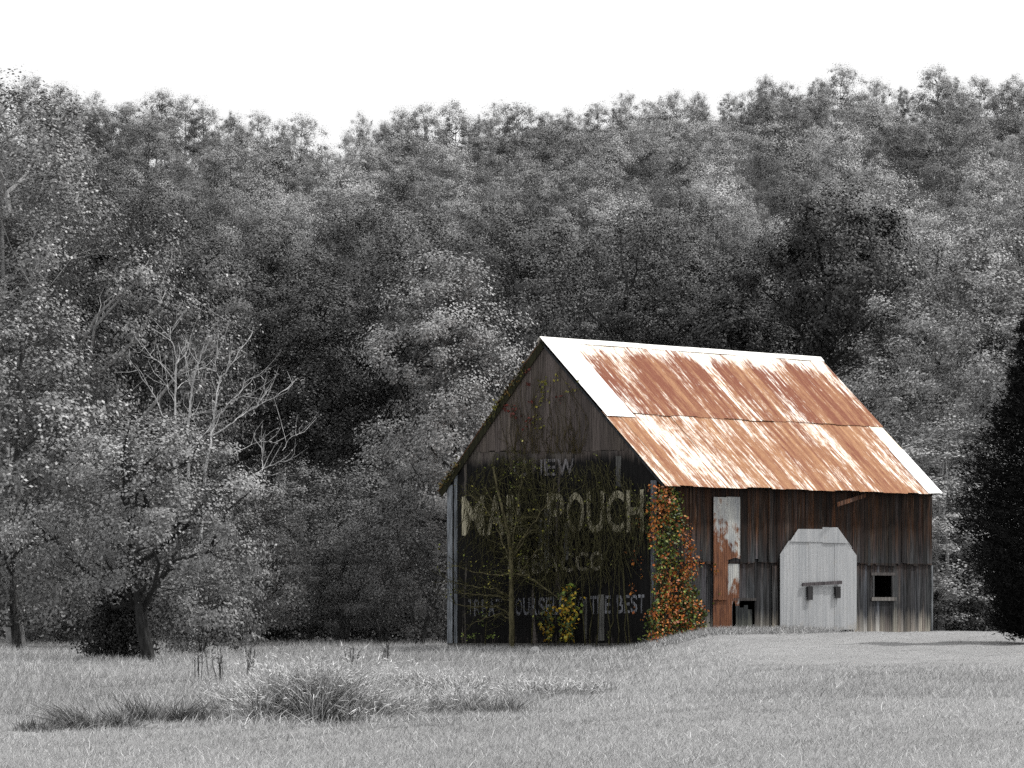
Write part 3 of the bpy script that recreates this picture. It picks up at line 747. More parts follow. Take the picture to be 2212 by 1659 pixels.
# skyline trees, one for each bump of the ridge line
sky = [(66,157,1.),(133,179,1.),(207,197,.9),(280,215,.9),(347,192,1.1),(397,202,1.),(443,227,.9),(500,240,.9),(560,240,.9),(610,256,.7),(655,246,1.),(780,241,.75),(826,262,.6),(870,232,1.),(917,221,1.),(980,216,1.15),
       (1034,247,.55),(1080,216,1.),(1124,222,1.),(1174,234,.9),(1227,232,.9),(1290,218,1.),(1353,196,.8),(1400,214,.8),(1455,192,.85),(1508,190,.7),(1575,197,.7),(1620,190,.7),(1655,154,.8),(1691,174,.9),(1735,200,.8),(1771,161,.75),(1821,139,.9),
       (1895,169,.9),(1950,180,.6),(2021,142,1.05),(2058,158,.9),(2114,161,.9),(2188,161,1.1),(2260,170,1.),(-30,150,1.1)]
sky.sort(); RT = random.Random(11); ninf = 0
for k, (x, yt, wsc) in enumerate(sky):
    Y = RIDGE_Y + RT.uniform(-14, 8); X = (x - CX)/FPX*Y; zt = EYE + (HY - yt)/FPX*Y; g = float(gz(X, Y)) - .3
    pr = RT.randrange(7); h = (zt - g)/13.9; xy = .98*wsc*RT.uniform(.9, 1.12)
    inview = 0 <= x <= 2212
    lab = f'tree on the hill skyline, {ordn(ninf)} along the ridge from the left edge' if inview else 'tree on the hill skyline just past the edge of the picture'
    if inview: ninf += 1
    put_tree(HP[pr], 'skyline_tree', (X, Y, g), lab, 'trees on the skyline', RT.uniform(.75, 1.05), (xy, xy, h), RT.uniform(0, 6.28))
# hillside rows
rows = [(662, 64), (628, 68), (594, 72), (560, 70), (520, 74), (480, 78), (440, 82), (395, 88), (345, 95), (290, 105), (240, 120)]
for ri, (Yr, sp) in enumerate(rows):
    x = -150 + RT.uniform(0, sp); band = 'upper' if Yr > 570 else ('middle' if Yr > 430 else 'lower')
    while x < 2380:
        Y = Yr + RT.uniform(-16, 16); X = (x - CX)/FPX*Y; g = float(gz(X, Y)) - .3
        part = 'left' if x < 740 else ('centre' if x < 1480 else 'right')
        s_ = RT.uniform(.64, 1.2)*(.88 if Yr > 650 else (.95 if Yr > 600 else 1.0)); sx_ = s_*RT.uniform(.85, 1.15)*sp/84*Y/500*1.12
        sx_ = min(max(sx_, .75), 1.35)
        tn = RT.choice([.5, .7, .9, 1.05, 1.3, 1.6])*RT.uniform(.9, 1.1)*(1.15 if x > 1400 else .92); hue = 'dark' if tn < .72 else ('mid grey' if tn < 1.15 else 'pale')
        pole = Yr < 640 and RT.random() < .15
        put_tree(HP[RT.choice([7, 8]) if pole else RT.randrange(7)], 'hillside_tree', (X, Y, g), f'{hue} leafy tree in the wood on the {band} slope, {part} third of the picture', f'{hue} {band} slope trees, {part}',
                 tn, (sx_, sx_, s_), RT.uniform(0, 6.28), (9.0 if pole and RT.random() < .6 else 1.8,)*3)
        x += sp*RT.uniform(.75, 1.3)

# tall trees at the foot of the slope
EP = [make_tree('edge_tree', 200 + k, 18.5, (7.5, 9.0, 4.0, 8.0)[k], (3.2, 3.4, 3.0, 3.6)[k], ('oval', 'dome', 'column', 'round')[k], clusters=190, lpc=215, leaf=.115, cr=.85, limbs=14,
                base=.082, var=.36, biasw=1.2, lobamp=1.4, shell=.35, trunk_r=.2) for k in range(4)]
ex = list(np.arange(-40, 2300, 118.0)); cnt = 0
for row, (Yb, dx, hh) in enumerate(((172, 0, 1.0), (190, 55, 1.04), (208, 20, 1.06))):
    for x in ex:
        x = x + dx + RT.uniform(-25, 25); Y = Yb + RT.uniform(-6, 6); X = (x - CX)/FPX*Y; g = float(gz(X, Y)) - .1
        h = hh*RT.uniform(.84, 1.02)*(1.12 if x < 350 else (.93 if x > 1500 else 1.0))
        if row == 0: lab = f'tall dark tree in the front row of the wood, {ordn(min(ex.index(min(ex, key=lambda e_: abs(e_ - x))), 19))} from the left'
        tn = RT.choice([.65, .85, 1.0, 1.3])*RT.uniform(.92, 1.08)*(.85 if row == 0 else 1.25); hue = 'very dark' if tn < .8 else ('dark' if tn < 1.1 else 'lighter grey')
        if row: lab = f'{hue} tall tree in the {ORD[row]} row of the wood, {"left" if x < 740 else ("centre" if x < 1480 else "right")} third of the picture'
        put_tree(EP[RT.choice([0, 1, 3]) if row == 0 else RT.randrange(4)], 'woodland_tree', (X, Y, g), lab, ('front row of the wood', 'second row of the wood', 'third row of the wood')[row], tn, (RT.uniform(.85, 1.1),)*2 + (h,), RT.uniform(0, 6.28), (1.0,)*3)

def at_ground(x, Y): X = (x - CX)/FPX*Y; return (X, Y, float(gz(X, Y)) - .05)
# A: the big speckled tree at the left edge
pA = make_tree('big_tree', 301, 20.4, 2.2, 6.4, 'dome', clusters=400, lpc=270, leaf=.122, cr=1.05, limbs=26, lobamp=1.3, base=.15, var=.42, mleaf=M_GLOSS, mbark=M_PALEBARK, shell=.35, trunk_r=.3)
put_tree(pA, 'sycamore_tree', at_ground(40, 135), 'huge broadleaf tree with glinting leaves filling the left edge of the picture', None, 1.0, rz=.4, bark=(.9,)*3)
pA2 = make_tree('left_tree', 302, 12, 1.2, 3.6, 'dome', clusters=170, lpc=190, leaf=.14, cr=.8, limbs=14, base=.16, var=.5, mleaf=M_GLOSS, shell=.35)
put_tree(pA2, 'broadleaf_tree', at_ground(40, 126), 'lower leafy tree with a short dark trunk below the huge tree', None, 1.0)
# B: tree with dark forked limbs in the meadow
pB = make_tree('meadow_tree', 303, 6.9, 1.9, 3.3, 'dome', clusters=170, lpc=170, leaf=.09, cr=.55, limbs=18, lobamp=1.7, base=.2, var=.4, shell=.3, trunk_r=.19, stems=2, spread=1.6)
put_tree(pB, 'meadow_tree', at_ground(328, 102), 'small leafy tree with dark forked limbs standing in the meadow', None, 1.0, (1.05, 1.05, 1.0), .9, (.5,)*3)
# bright hanging branch tree right of it
pB2 = make_tree('edge_shrub_tree', 304, 6.5, .8, 2.8, 'dome', clusters=150, lpc=150, leaf=.095, cr=.55, limbs=12, base=.17, var=.4, shell=.35, stems=3, spread=1.8)
pB3 = make_tree('wispy_shrub', 305, 6.0, .4, 2.0, 'oval', clusters=130, lpc=110, leaf=.08, cr=.5, limbs=16, base=.13, var=.35, shell=.3, stems=4, spread=1.5)
pB4 = make_tree('low_shrub', 306, 3.2, .1, 2.2, 'dome', clusters=90, lpc=160, leaf=.1, cr=.55, limbs=8, base=.11, var=.4, shell=.35, stems=3, spread=1.0)
put_tree(pB2, 'leafy_tree', at_ground(545, 140), 'spreading leafy tree with low branches, right of the forked meadow tree', None, .95, (1.05, 1.05, .95), 2.0)
line_trees = [(660, 148, pB2, 1.0, .8, 'bushy grey tree at the wood edge, below the bare white limbs on their right'),
              (745, 146, pB3, 1.05, .8, 'wispy shrub at the wood edge, midway between the bare tree and the barn'),
              (830, 143, pB2, .9, .75, 'rounded shrub at the wood edge, second to the left of the barn'),
              (905, 140, pB3, 1.15, 1.0, 'tall wispy shrub at the wood edge right beside the barn gable'),
              (955, 147, pB3, 1.2, .85, 'feathery shrub just behind the left corner of the barn'),
              (450, 150, pB2, 1.1, .7, 'dim leafy tree behind the forked meadow tree'),
              (240, 150, pB2, 1.1, .7, 'dim leafy tree behind the dark vine covered stump'),
              (130, 146, pB4, 1.2, .6, 'dark low shrub under the huge left tree'),
              (2045, 138, pB4, .9, .6, 'dark low shrub beside the far end of the barn'),
              (2120, 136, pB4, .9, .5, 'dark low shrub between the barn and the black cedar'),
              (430, 114, pB4, 1.0, 1.3, 'pale low shrub hiding the foot of the bare white limbed tree'),
              (590, 153, pB4, 1.1, .6, 'dark low shrub under the spreading leafy tree'),
              (790, 153, pB4, 1.1, .6, 'dark low shrub behind the wispy shrubs at the wood edge')]
for x, Y, pr, s_, tn, lab in line_trees:
    put_tree(pr, 'shrub', at_ground(x, Y), lab, 'shrubs along the wood edge', tn, (s_, s_, s_*RT.uniform(.92, 1.1)), RT.uniform(0, 6.28), cat='shrub')
# D: the bright round tree behind the gable
pD = make_tree('bright_tree', 307, 14.7, 4.6, 2.75, 'round', clusters=190, lpc=260, leaf=.105, cr=.68, limbs=16, lobamp=1.4, base=.27, var=.28, mleaf=M_LEAF, shell=.3, trunk_r=.17)
put_tree(pD, 'maple_tree', at_ground(972, 140), 'pale bright leaved tree with a rounded top to the left behind the barn ridge', None, 1.0, rz=1.1)
pD2 = make_tree('bright_tree_low', 308, 9.0, 2.0, 2.3, 'oval', clusters=120, lpc=130, leaf=.12, cr=.6, limbs=12, base=.2, var=.45, shell=.3)
put_tree(pD2, 'young_maple_tree', at_ground(820, 150), 'smaller pale tree below and left of the bright rounded tree', None, .85)
put_tree(pD2, 'young_maple_tree', at_ground(1010, 150), 'half hidden grey tree close behind the left slope of the barn roof', None, .6, (1.2, 1.2, 1.05), 2.0)
# E: dark umbrella tree, and its darker neighbour
pE = make_tree('dark_tree', 309, 18.8, 11.8, 3.95, 'umbrella', clusters=175, lpc=180, leaf=.14, cr=.75, limbs=18, base=.042, var=.45, lobamp=1.3, shell=.3, trunk_r=.22)
put_tree(pE, 'dark_spreading_tree', at_ground(1808, 158), 'very dark spreading tree high above the right end of the barn roof', None, .9, rz=.6, bark=(.4,)*3)
pE2 = make_tree('dark_tree_small', 310, 16.6, 9, 2.2, 'oval', clusters=110, lpc=130, leaf=.14, cr=.7, limbs=10, base=.055, var=.4, shell=.3)
put_tree(pE2, 'dark_narrow_tree', at_ground(1590, 166), 'dark narrow tree above the middle of the barn roof', None, .8, bark=(.5,)*3)
# F: pale tall trees right of the barn
pF = [make_tree('pale_tree', 311 + k, 15.6, 1.0, 2.5, 'column', clusters=230, lpc=160, leaf=.12, cr=.6, limbs=18, base=.27, var=.45, mleaf=M_LEAF, mbark=M_PALEBARK, lobamp=1.4, shell=.3, trunk_r=.13, stems=3, spread=1.4) for k in range(2)]
for x, Y, h, k, tn, lab in ((2095, 142, 1.0, 0, 1.0, 'tall pale tree with white trunks right of the barn roof, tallest of its clump'), (1975, 146, .95, 1, .9, 'tall pale tree directly above the right slope of the barn roof'),
                            (2205, 139, .97, 1, .95, 'tall pale tree above the black cedar'), (1885, 152, .74, 0, .8, 'shorter pale tree just clear of the far ridge end of the barn'),
                            (2030, 136, .55, 1, 1.0, 'low pale tree behind the far bottom corner of the barn')):
    put_tree(pF[k], 'pale_tree', at_ground(x, Y), lab, 'pale trees right of the barn', tn, (1, 1, h), RT.uniform(0, 6.28), (1.1,)*3)

# G: black cedar at the right edge
r = np.random.default_rng(77); Hc, Rc = 9.9, 3.2; mb = MB(); mb.tube([(0, 0, -.3), (.03, 0, 3), (0, .02, Hc*.95)], [.2, .14, .02], 7)
tp, dr, ln = [], [], []
for k in range(3200):
    t_ = r.random()**1.25; z = .35 + (Hc - .6)*t_; env = Rc*(1 - t_)**.7*(.38 + .62*min(1, t_/.3)); th = r.uniform(0, 6.28)
    f = r.uniform(.45, 1.0)*(1 + .22*math.sin(3*th + 11*t_)); d = np.array([math.cos(th), math.sin(th), r.uniform(.1, .7)])
    tip = np.array([math.cos(th)*env*f, math.sin(th)*env*f, z]); tp.append(tip); dr.append(d/np.linalg.norm(d))
    if k % 6 == 0: mb.tube([(0, 0, max(.2, z - env*f*.4)), tip*np.array([.5, .5, 1]) - (0, 0, .1*env), tip], [.03, .02, .008], 3)
tp = np.array(tp); dr = np.array(dr); per = 26; idx = np.repeat(np.arange(len(tp)), per); s_ = r.uniform(-.45, .28, len(idx))
pos = tp[idx] + dr[idx]*s_[:, None] + r.normal(0, .07, (len(idx), 3))*(1.1 - s_[:, None])
dd = dr[idx] + r.normal(0, .5, (len(idx), 3)); dd /= np.linalg.norm(dd, axis=1)[:, None]
cc = np.repeat((.014*r.uniform(.5, 1.6, len(idx)))[:, None], 3, 1)
v_, q_, t_, c_ = ribbons(pos, dd, r.uniform(.1, .2, len(idx)), np.full(len(idx), .045), np.zeros((len(idx), 3)), cc, 1, r)
ced = empty('cedar_tree', at_ground(2264, 104), 'black dense cedar cut off by the right edge of the picture', 'tree')
link('trunk', mb.mesh('cedar_trunk', [M_BARK], True), ced, None, (.4,)*3)
link('crown', mesh_np('cedar_crown', v_, [t_], c_, [M_NEEDLE]), ced, None, (1, 1, 1))

# C: bare white-limbed tree
def cp(cx_, cy_, Y): return P(cx_*.3333, 590 + .3333*cy_, Y)
stems = [([(1135,1500),(1130,1250),(1130,1050),(1140,800),(1145,600),(1170,520),(1230,460)], .10), ([(1145,720),(1060,600),(960,520),(910,460)], .045), ([(1120,1060),(1040,880),(980,760),(860,590)], .06),
         ([(1150,560),(1112,460),(1110,390),(1135,330)], .04), ([(1200,1500),(1225,1280),(1215,1050),(1230,830),(1260,690),(1290,570),(1340,480)], .10), ([(1150,750),(1200,705),(1240,690),(1330,690)], .035),
         ([(1260,1500),(1330,1300),(1360,1150),(1380,1000),(1400,860),(1420,700),(1500,580),(1640,380)], .095), ([(1420,700),(1400,620),(1405,520)], .03), ([(1390,960),(1500,830),(1600,700),(1720,640)], .055),
         ([(1380,1050),(1500,980),(1600,900),(1800,790),(1930,680)], .06), ([(1240,1150),(1330,1040),(1380,1000)], .06), ([(1140,1000),(1240,930),(1390,880)], .035), ([(1300,1480),(1500,1360),(1640,1310),(1760,1240),(1880,1210)], .06),
         ([(1500,830),(1600,790),(1640,770)], .03), ([(1600,900),(1680,840),(1760,740)], .03), ([(1240,700),(1215,590),(1190,540)], .03), ([(1130,830),(1070,720),(1030,640)], .03), ([(1700,1280),(1700,1180),(1690,1090)], .035),
         ([(1520,1170),(1620,1120),(1700,1090),(1780,1100)], .03), ([(1830,1150),(1870,1080),(1960,1020)], .03)]
mb = MB(); RB = np.random.default_rng(5); bY = 120.0
base = np.array(at_ground(405, bY)); tips = []
for si, (pts, rad) in enumerate(stems):
    dz = RB.uniform(-1.2, 1.2); n_ = len(pts)
    pp = np.array([cp(a_, b_, bY + dz*(k_/n_) + .25*math.sin(3*k_ + si)) for k_, (a_, b_) in enumerate(pts)])
    if rad > .09: pp[0] = base + (RB.uniform(-.3, .3), RB.uniform(-.2, .2), -.2)
    f = np.linspace(0, n_ - 1, n_*3); pp = np.stack([np.interp(f, np.arange(n_), pp[:, k_]) for k_ in range(3)], 1); pp[1:-1] += RB.normal(0, .022, (len(pp) - 2, 3))
    mb.tube(pp - base, (.58 if rad > .09 else .44)*rad*np.linspace(1, .2, len(pp)), 6)
    for k_ in range(int(len(pp)*.35), len(pp)):
        for rep in range(1):
            d = pp[k_] - pp[max(0, k_ - 1)]; d = d/(np.linalg.norm(d) + 1e-6) + RB.normal(0, .55, 3) + (0, 0, .35); ln_ = RB.uniform(.2, .75)
            e1 = pp[k_] + d*ln_*.5 + RB.normal(0, .05, 3); e2 = pp[k_] + d*ln_ + (0, 0, .15*ln_); mb.tube(np.array([pp[k_], e1, e2]) - base, [.012, .008, .004], 3); tips.append(e2 - base)
bare = empty('bare_tree', base, 'bare pale limbed tree with white branches behind the meadow tree', 'tree')
link('trunk', mb.mesh('bare_trunk', [M_PALEBARK], True), bare, None, (1.35,)*3)
tips = np.array(tips); tips = tips[RB.random(len(tips)) < .5]; idx = np.repeat(np.arange(len(tips)), 7)
tn = np.clip(.16*(1 + .4*RB.normal(size=len(idx))), .05, .4)
v_, q_, c_ = leaf_cloud(tips[idx] + RB.normal(0, .16, (len(idx), 3)), RB.uniform(.06, .12, len(idx)), np.repeat(tn[:, None], 3, 1), None, .6, RB)
link('crown', mesh_np('bare_crown', v_, q_, c_, [M_LEAF]), bare, None, (1, 1, 1))

# dark vine-draped stump in the meadow, beside tree B
r = np.random.default_rng(44); b0 = np.array(at_ground(250, 104)); mb = MB()
for k in range(60):
    th = r.uniform(0, 6.28); ra = r.uniform(.2, .75); h = r.uniform(1.2, 2.3)
    mb.tube([(math.cos(th)*ra*.5, math.sin(th)*ra*.5, h), (math.cos(th)*ra*.9, math.sin(th)*ra*.9, h*.6), (math.cos(th)*ra*1.1, math.sin(th)*ra*1.1, 0)], [.012]*3, 3)
mb.tube([(0, 0, -.2), (.05, 0, 1.2), (.25, 0, 2.5)], [.16, .13, .08], 7)
st = empty('vine_covered_stump', b0, 'black vine draped stump like a dark bush left of the meadow tree', 'bush')
link('trunk', mb.mesh('stump_trunk', [M_BARK], True), st, None, (.35,)*3)
nl = 15000; t_ = r.random(nl)**.9; th = r.uniform(0, 6.28, nl)
prof = np.interp(t_, [0, .12, .35, .6, .85, 1], [.62, .95, .8, .62, .7, .35])*(1 + .28*np.sin(2*th + 5*t_) + .2*np.sin(5*th - 9*t_) + .15*np.sin(11*th + 3*t_))
ra = prof*np.sqrt(r.random(nl))
pos = np.stack([ra*np.cos(th) + .35*t_, ra*np.sin(th), 2.9*t_], 1) + r.normal(0, .09, (nl, 3)); pos[:, 2] = np.abs(pos[:, 2])
v_, q_, c_ = leaf_cloud(pos, r.uniform(.06, .13, nl), np.repeat((.03*r.uniform(.5, 1.8, nl))[:, None], 3, 1), None, .6, r)
link('crown', mesh_np('stump_leaves', v_, q_, c_, [M_LEAF]), st, None, (1, 1, 1))

# undergrowth along the wood edge: one uncountable mass
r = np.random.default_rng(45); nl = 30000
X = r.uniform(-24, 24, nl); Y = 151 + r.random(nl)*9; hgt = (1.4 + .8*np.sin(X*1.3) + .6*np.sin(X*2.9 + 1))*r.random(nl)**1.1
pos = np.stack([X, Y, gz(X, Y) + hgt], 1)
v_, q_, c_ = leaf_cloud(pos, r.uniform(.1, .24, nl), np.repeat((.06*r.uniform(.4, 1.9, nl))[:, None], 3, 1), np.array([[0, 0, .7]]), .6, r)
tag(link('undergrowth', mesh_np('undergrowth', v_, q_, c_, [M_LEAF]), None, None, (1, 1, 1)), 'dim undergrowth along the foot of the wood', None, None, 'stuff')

# ------------------------------------------------------------------ plants on the barn
def in_poly(x, y, poly):
    inside = np.zeros(len(x), bool); j = len(poly) - 1
    for i_ in range(len(poly)):
        xi, yi = poly[i_]; xj, yj = poly[j]
        inside ^= ((yi > y) != (yj > y)) & (x < (xj - xi)*(y - yi)/(yj - yi + 1e-9) + xi); j = i_
    return inside
def sample_poly(poly, n, r):
    p = np.array(poly, float); out = []
    while sum(len(o_) for o_ in out) < n:
        x = r.uniform(p[:, 0].min(), p[:, 0].max(), n*3); y = r.uniform(p[:, 1].min(), p[:, 1].max(), n*3); k_ = in_poly(x, y, poly); out.append(np.stack([x[k_], y[k_]], 1))
    return np.concatenate(out)[:n]
def on_wall(x, y, off):
    if x > 1419: v_, z_ = SV(x, y, off); return BW(v_, -off, z_)
    u_, z_ = GU(x, y, off); return BW(-off, u_, z_)
r = np.random.default_rng(61)
ORANGE = np.array([[.4, .11, .02], [.46, .17, .03], [.27, .07, .02], [.34, .13, .03], [.14, .055, .02]]); GREEN = np.array([[.035, .055, .012], [.07, .1, .015], [.02, .035, .01], [.15, .18, .025]]); YEL = np.array([[.5, .34, .03], [.42, .24, .02], [.33, .3, .04]])
corner = [(1404, 1052), (1462, 1052), (1470, 1110), (1494, 1160), (1501, 1210), (1498, 1262), (1512, 1305), (1528, 1335), (1524, 1378), (1480, 1392), (1396, 1392), (1400, 1340), (1418, 1290), (1412, 1200), (1398, 1150), (1396, 1090)]
cl = sample_poly(corner, 560, r); P_, C_ = [], []
for x, y in cl:
    dens = 1.0 if y > 1270 else .75
    f_or = .45 + .3*math.sin(x*.06 + y*.021) + (.2 if x > 1470 and y < 1250 else 0); kind = r.random(); off = r.uniform(.1, .5)
    for _ in range(int(r.uniform(5, 15)*dens)):
        o_ = off + r.normal(0, .08); p = on_wall(x + r.normal(0, 6), y + r.normal(0, 9), max(.08, o_))
        P_.append(p); pal = ORANGE if r.random() < (.94 if kind < f_or else .06) else GREEN; C_.append(pal[r.integers(len(pal))]*r.uniform(.6, 1.4))
# a few leaves on the gable beside it
for x, y, n_ in ((1380, 1130, 14), (1373, 1215, 8), (1368, 1270, 12), (1385, 1245, 5), (1385, 1320, 6), (1367, 1195, 6), (1405, 1165, 10), (1540, 1235, 10), (1520, 1215, 8), (1546, 1295, 5)):
    for _ in range(n_):
        P_.append(on_wall(x + r.normal(0, 7), y + r.normal(0, 8), r.uniform(.08, .2))); pal = ORANGE if r.random() < .75 else GREEN; C_.append(pal[r.integers(len(pal))]*r.uniform(.7, 1.4))
P_ = np.array(P_); C_ = np.array(C_); vb = BW(-.2, -.2, 0); vb[2] = float(gz(vb[0], vb[1]))
vine = empty('climbing_vine', vb, 'orange and green leaved creeper climbing the near corner of the barn', 'creeper')
out_n = (-UD - VD + np.array([0, 0, .5])); v_, q_, c_ = leaf_cloud(P_ - vb, r.uniform(.05, .125, len(P_)), C_, np.tile(out_n, (len(P_), 1)), .8, r)
link('leaves', mesh_np('vine_leaves', v_, q_, c_, [M_LEAF]), vine, None, (1, 1, 1))
mb = MB()
for k in range(46):
    x0 = r.uniform(1404, 1505); y1 = r.uniform(1060, 1250) if x0 < 1480 else r.uniform(1180, 1300); n_ = 7; yy = np.linspace(1390, y1, n_); xx = x0 + np.cumsum(r.normal(0, 4, n_)) - (x0 - 1440)*.4*np.linspace(0, 1, n_)
    pp = np.array([on_wall(max(xx[i_], 1396), yy[i_], r.uniform(.07, .3)) for i_ in range(n_)]); mb.tube(pp - vb, np.linspace(.016, .007, n_), 4)
link('stems', mb.mesh('vine_stems', [M_TWIG], True), vine, None, (1, .9, .8))

# sapling with a straight grey-green trunk in front of the gable
r = np.random.default_rng(62)
def gp(x, y, off):
    u_, z_ = GU(x, y, off); return BW(-off, u_, z_)
sb = gp(1105, 1404, .9); sb[2] = float(gz(sb[0], sb[1]))
sap = empty('sapling', sb, 'bare sapling with one straight olive trunk in front of the painted gable', 'sapling')
mb = MB()
def limb(pts, off, r0, r1, sides=5, jit=3):
    n_ = len(pts); f = np.linspace(0, n_ - 1, n_*4); a_ = np.array(pts, float); a_ = np.stack([np.interp(f, np.arange(n_), a_[:, 0]), np.interp(f, np.arange(n_), a_[:, 1])], 1)
    ph = r.uniform(0, 6.28); o_ = np.interp(f, [0, n_ - 1], off if isinstance(off, tuple) else (off, off))
    pp = np.array([gp(a_[i_, 0] + jit*.4*math.sin(ph + 1.7*i_), a_[i_, 1] + jit*.3*math.cos(ph + 2.1*i_), o_[i_] + .04*math.sin(ph + i_)) for i_ in range(len(f))])
    mb.tube(pp - sb, np.linspace(r0, r1, len(f)), sides); return pp
limb([(1106, 1412), (1105, 1320), (1105, 1250), (1104, 1200), (1098, 1150), (1088, 1110), (1075, 1060), (1066, 1010)], (.9, .6), .1, .03, 8, 1)
mains = [[(1104, 1200), (1112, 1140), (1120, 1080), (1128, 1030), (1135, 985)], [(1100, 1160), (1080, 1120), (1062, 1080), (1045, 1050)], [(1104, 1215), (1085, 1170), (1070, 1130), (1040, 1085), (1010, 1068)], [(1105, 1205), (1130, 1160), (1160, 1120), (1190, 1075), (1200, 1030)],
         [(1104, 1290), (1070, 1272), (1030, 1268), (985, 1260)], [(1105, 1300), (1075, 1287), (1040, 1285), (1000, 1282), (978, 1279)], [(1104, 1340), (1080, 1325), (1050, 1335), (1015, 1350)], [(1104, 1330), (1075, 1310), (1030, 1312), (985, 1306)], [(1105, 1240), (1075, 1243), (1020, 1235), (985, 1222)],
         [(1106, 1240), (1140, 1243), (1165, 1262), (1210, 1295)], [(1106, 1260), (1130, 1230), (1150, 1200), (1175, 1175)], [(1100, 1140), (1130, 1120), (1160, 1115), (1178, 1128)], [(1104, 1210), (1125, 1180), (1140, 1150), (1168, 1140)]]
segs = []
for p in mains: segs.append(limb(p, (.7, r.uniform(.4, 1.2)), .032, .012, 5, 4))
link('trunk', mb.mesh('sapling_trunk', [M_OLIVEBARK], True), sap, None, (1.15,)*3)
mb = MB(); allp = np.concatenate(segs); tps = []
for k in range(420):
    s0 = allp[r.integers(len(allp))]; d = r.normal(0, 1, 3); d[2] = abs(d[2])*.5 + r.normal(0, .5); d /= np.linalg.norm(d); ln_ = r.uniform(.3, 1.1)
    e1 = s0 + d*ln_*.5 + r.normal(0, .06, 3); e2 = s0 + d*ln_ + r.normal(0, .08, 3); mb.tube(np.array([s0, e1, e2]) - sb, [.011, .008, .005], 3); tps.append(e2)
link('twigs', mb.mesh('sapling_twigs', [M_TWIG], True), sap, None, (1.2, 1.2, 1.1))
tps = np.array(tps); tps = tps[r.random(len(tps)) < .3]; idx = np.repeat(np.arange(len(tps)), 3); pal = np.array([[.16, .19, .03], [.1, .11, .03], [.24, .22, .04]])
v_, q_, c_ = leaf_cloud(tps[idx] - sb + r.normal(0, .09, (len(idx), 3)), r.uniform(.05, .1, len(idx)), pal[r.integers(3, size=len(idx))], None, .6, r)
link('leaves', mesh_np('sapling_leaves', v_, q_, c_, [M_LEAF]), sap, None, (1, 1, 1))

# tangle of hanging vine stems over the lettering
r = np.random.default_rng(63); tb = gp(1200, 1404, .3); tb[2] = float(gz(tb[0], tb[1]))
tan = empty('bare_vine_tangle', tb, 'dense tangle of leafless hanging vine stems over the gable lettering', 'vine'); mb = MB()
reg = [(1000, 1050), (1050, 985), (1110, 955), (1170, 1000), (1200, 1020), (1290, 985), (1350, 1010), (1395, 1050), (1392, 1150), (1310, 1230), (1180, 1250), (1060, 1180), (1005, 1120)]
for x, y in sample_poly(reg, 1250, r):
    n_ = 5; ln_ = r.uniform(20, 85); tilt = r.normal(0, .4) if r.random() < .6 else r.normal(0, 1.3); yy = y + np.linspace(0, ln_, n_); xx = x + np.cumsum(r.normal(0, 3.0, n_)) + tilt*np.linspace(0, ln_, n_)*.5; xx = np.clip(xx, 986, 1400); o_ = r.uniform(.06, .45)
    pp = np.array([gp(xx[i_], yy[i_], o_ + .03*i_) for i_ in range(n_)]); mb.tube(pp - tb, np.linspace(.011, .006, n_)*r.uniform(.6, 1.3), 3)
for x0, x1 in ((1188, 1180), (1240, 1248), (1262, 1250), (1290, 1300), (1318, 1309), (1336, 1340), (1352, 1338), (1362, 1330), (1150, 1160), (1050, 1040), (1315, 1330), (1278, 1270), (1210, 1222)):   # stems rising from the ground
    n_ = 9; yy = np.linspace(1392, r.uniform(1080, 1200), n_); xx = np.linspace(x0, x1, n_) + r.normal(0, 2.2, n_); pp = np.array([gp(xx[i_], yy[i_], .3 + .05*math.sin(i_)) for i_ in range(n_)]); mb.tube(pp - tb, np.linspace(.022, .009, n_), 4)
link('stems', mb.mesh('tangle_stems', [M_TWIG], True), tan, None, (1, 1, .95))
P_, C_ = [], []
for x, y in sample_poly(reg, 150, r):
    for _ in range(r.integers(1, 4)): P_.append(gp(x + r.normal(0, 4), y + r.normal(0, 5), r.uniform(.1, .5))); C_.append(np.array([.12, .13, .025])*r.uniform(.5, 1.8))
for x, y, n_ in ((1131, 1000, 5), (1108, 1008, 4), (1110, 1050, 5), (1015, 1375, 25), (1060, 1372, 20), (1050, 1330, 12), (1040, 1345, 10), (1310, 1378, 12), (1380, 1380, 10)):
    for _ in range(n_): P_.append(gp(x + r.normal(0, 9), y + r.normal(0, 4), r.uniform(.1, .4))); C_.append(np.array([.14, .19, .04])*r.uniform(.4, 1.6))
P_ = np.array(P_); v_, q_, c_ = leaf_cloud(P_ - tb, r.uniform(.05, .1, len(P_)), np.array(C_), None, .7, r)
link('leaves', mesh_np('tangle_leaves', v_, q_, c_, [M_LEAF]), tan, None, (1, 1, 1))

# ivy high on the bare gable boards
r = np.random.default_rng(64); ib = gp(1190, 1300, .1)
ivy = empty('ivy', gp(1190, 1392, .08), 'sparse red and yellow ivy high on the bare gable boards', 'ivy'); ib = np.array(ivy.location); P_, C_ = [], []; mb = MB()
RED = np.array([[.12, .025, .018], [.08, .02, .015]]); OL = np.array([[.12, .12, .02], [.17, .15, .02]])
for x, y, n_, pal, sp in ((1140, 800, 10, RED, 5), (1138, 830, 9, RED, 4), (1145, 868, 6, RED, 4), (1110, 890, 14, RED, 6), (1142, 910, 12, RED, 5), (1090, 880, 12, RED, 5), (1210, 860, 6, RED, 6), (1175, 830, 26, OL, 9), (1170, 860, 18, OL, 7), (1200, 812, 8, OL, 5), (1233, 845, 14, OL, 8), (1070, 880, 20, OL, 6), (1160, 905, 10, OL, 10)):
    for _ in range(n_): P_.append(gp(x + r.normal(0, sp), y + r.normal(0, sp*1.3), r.uniform(.07, .14))); C_.append(pal[r.integers(2)]*r.uniform(.6, 1.6))
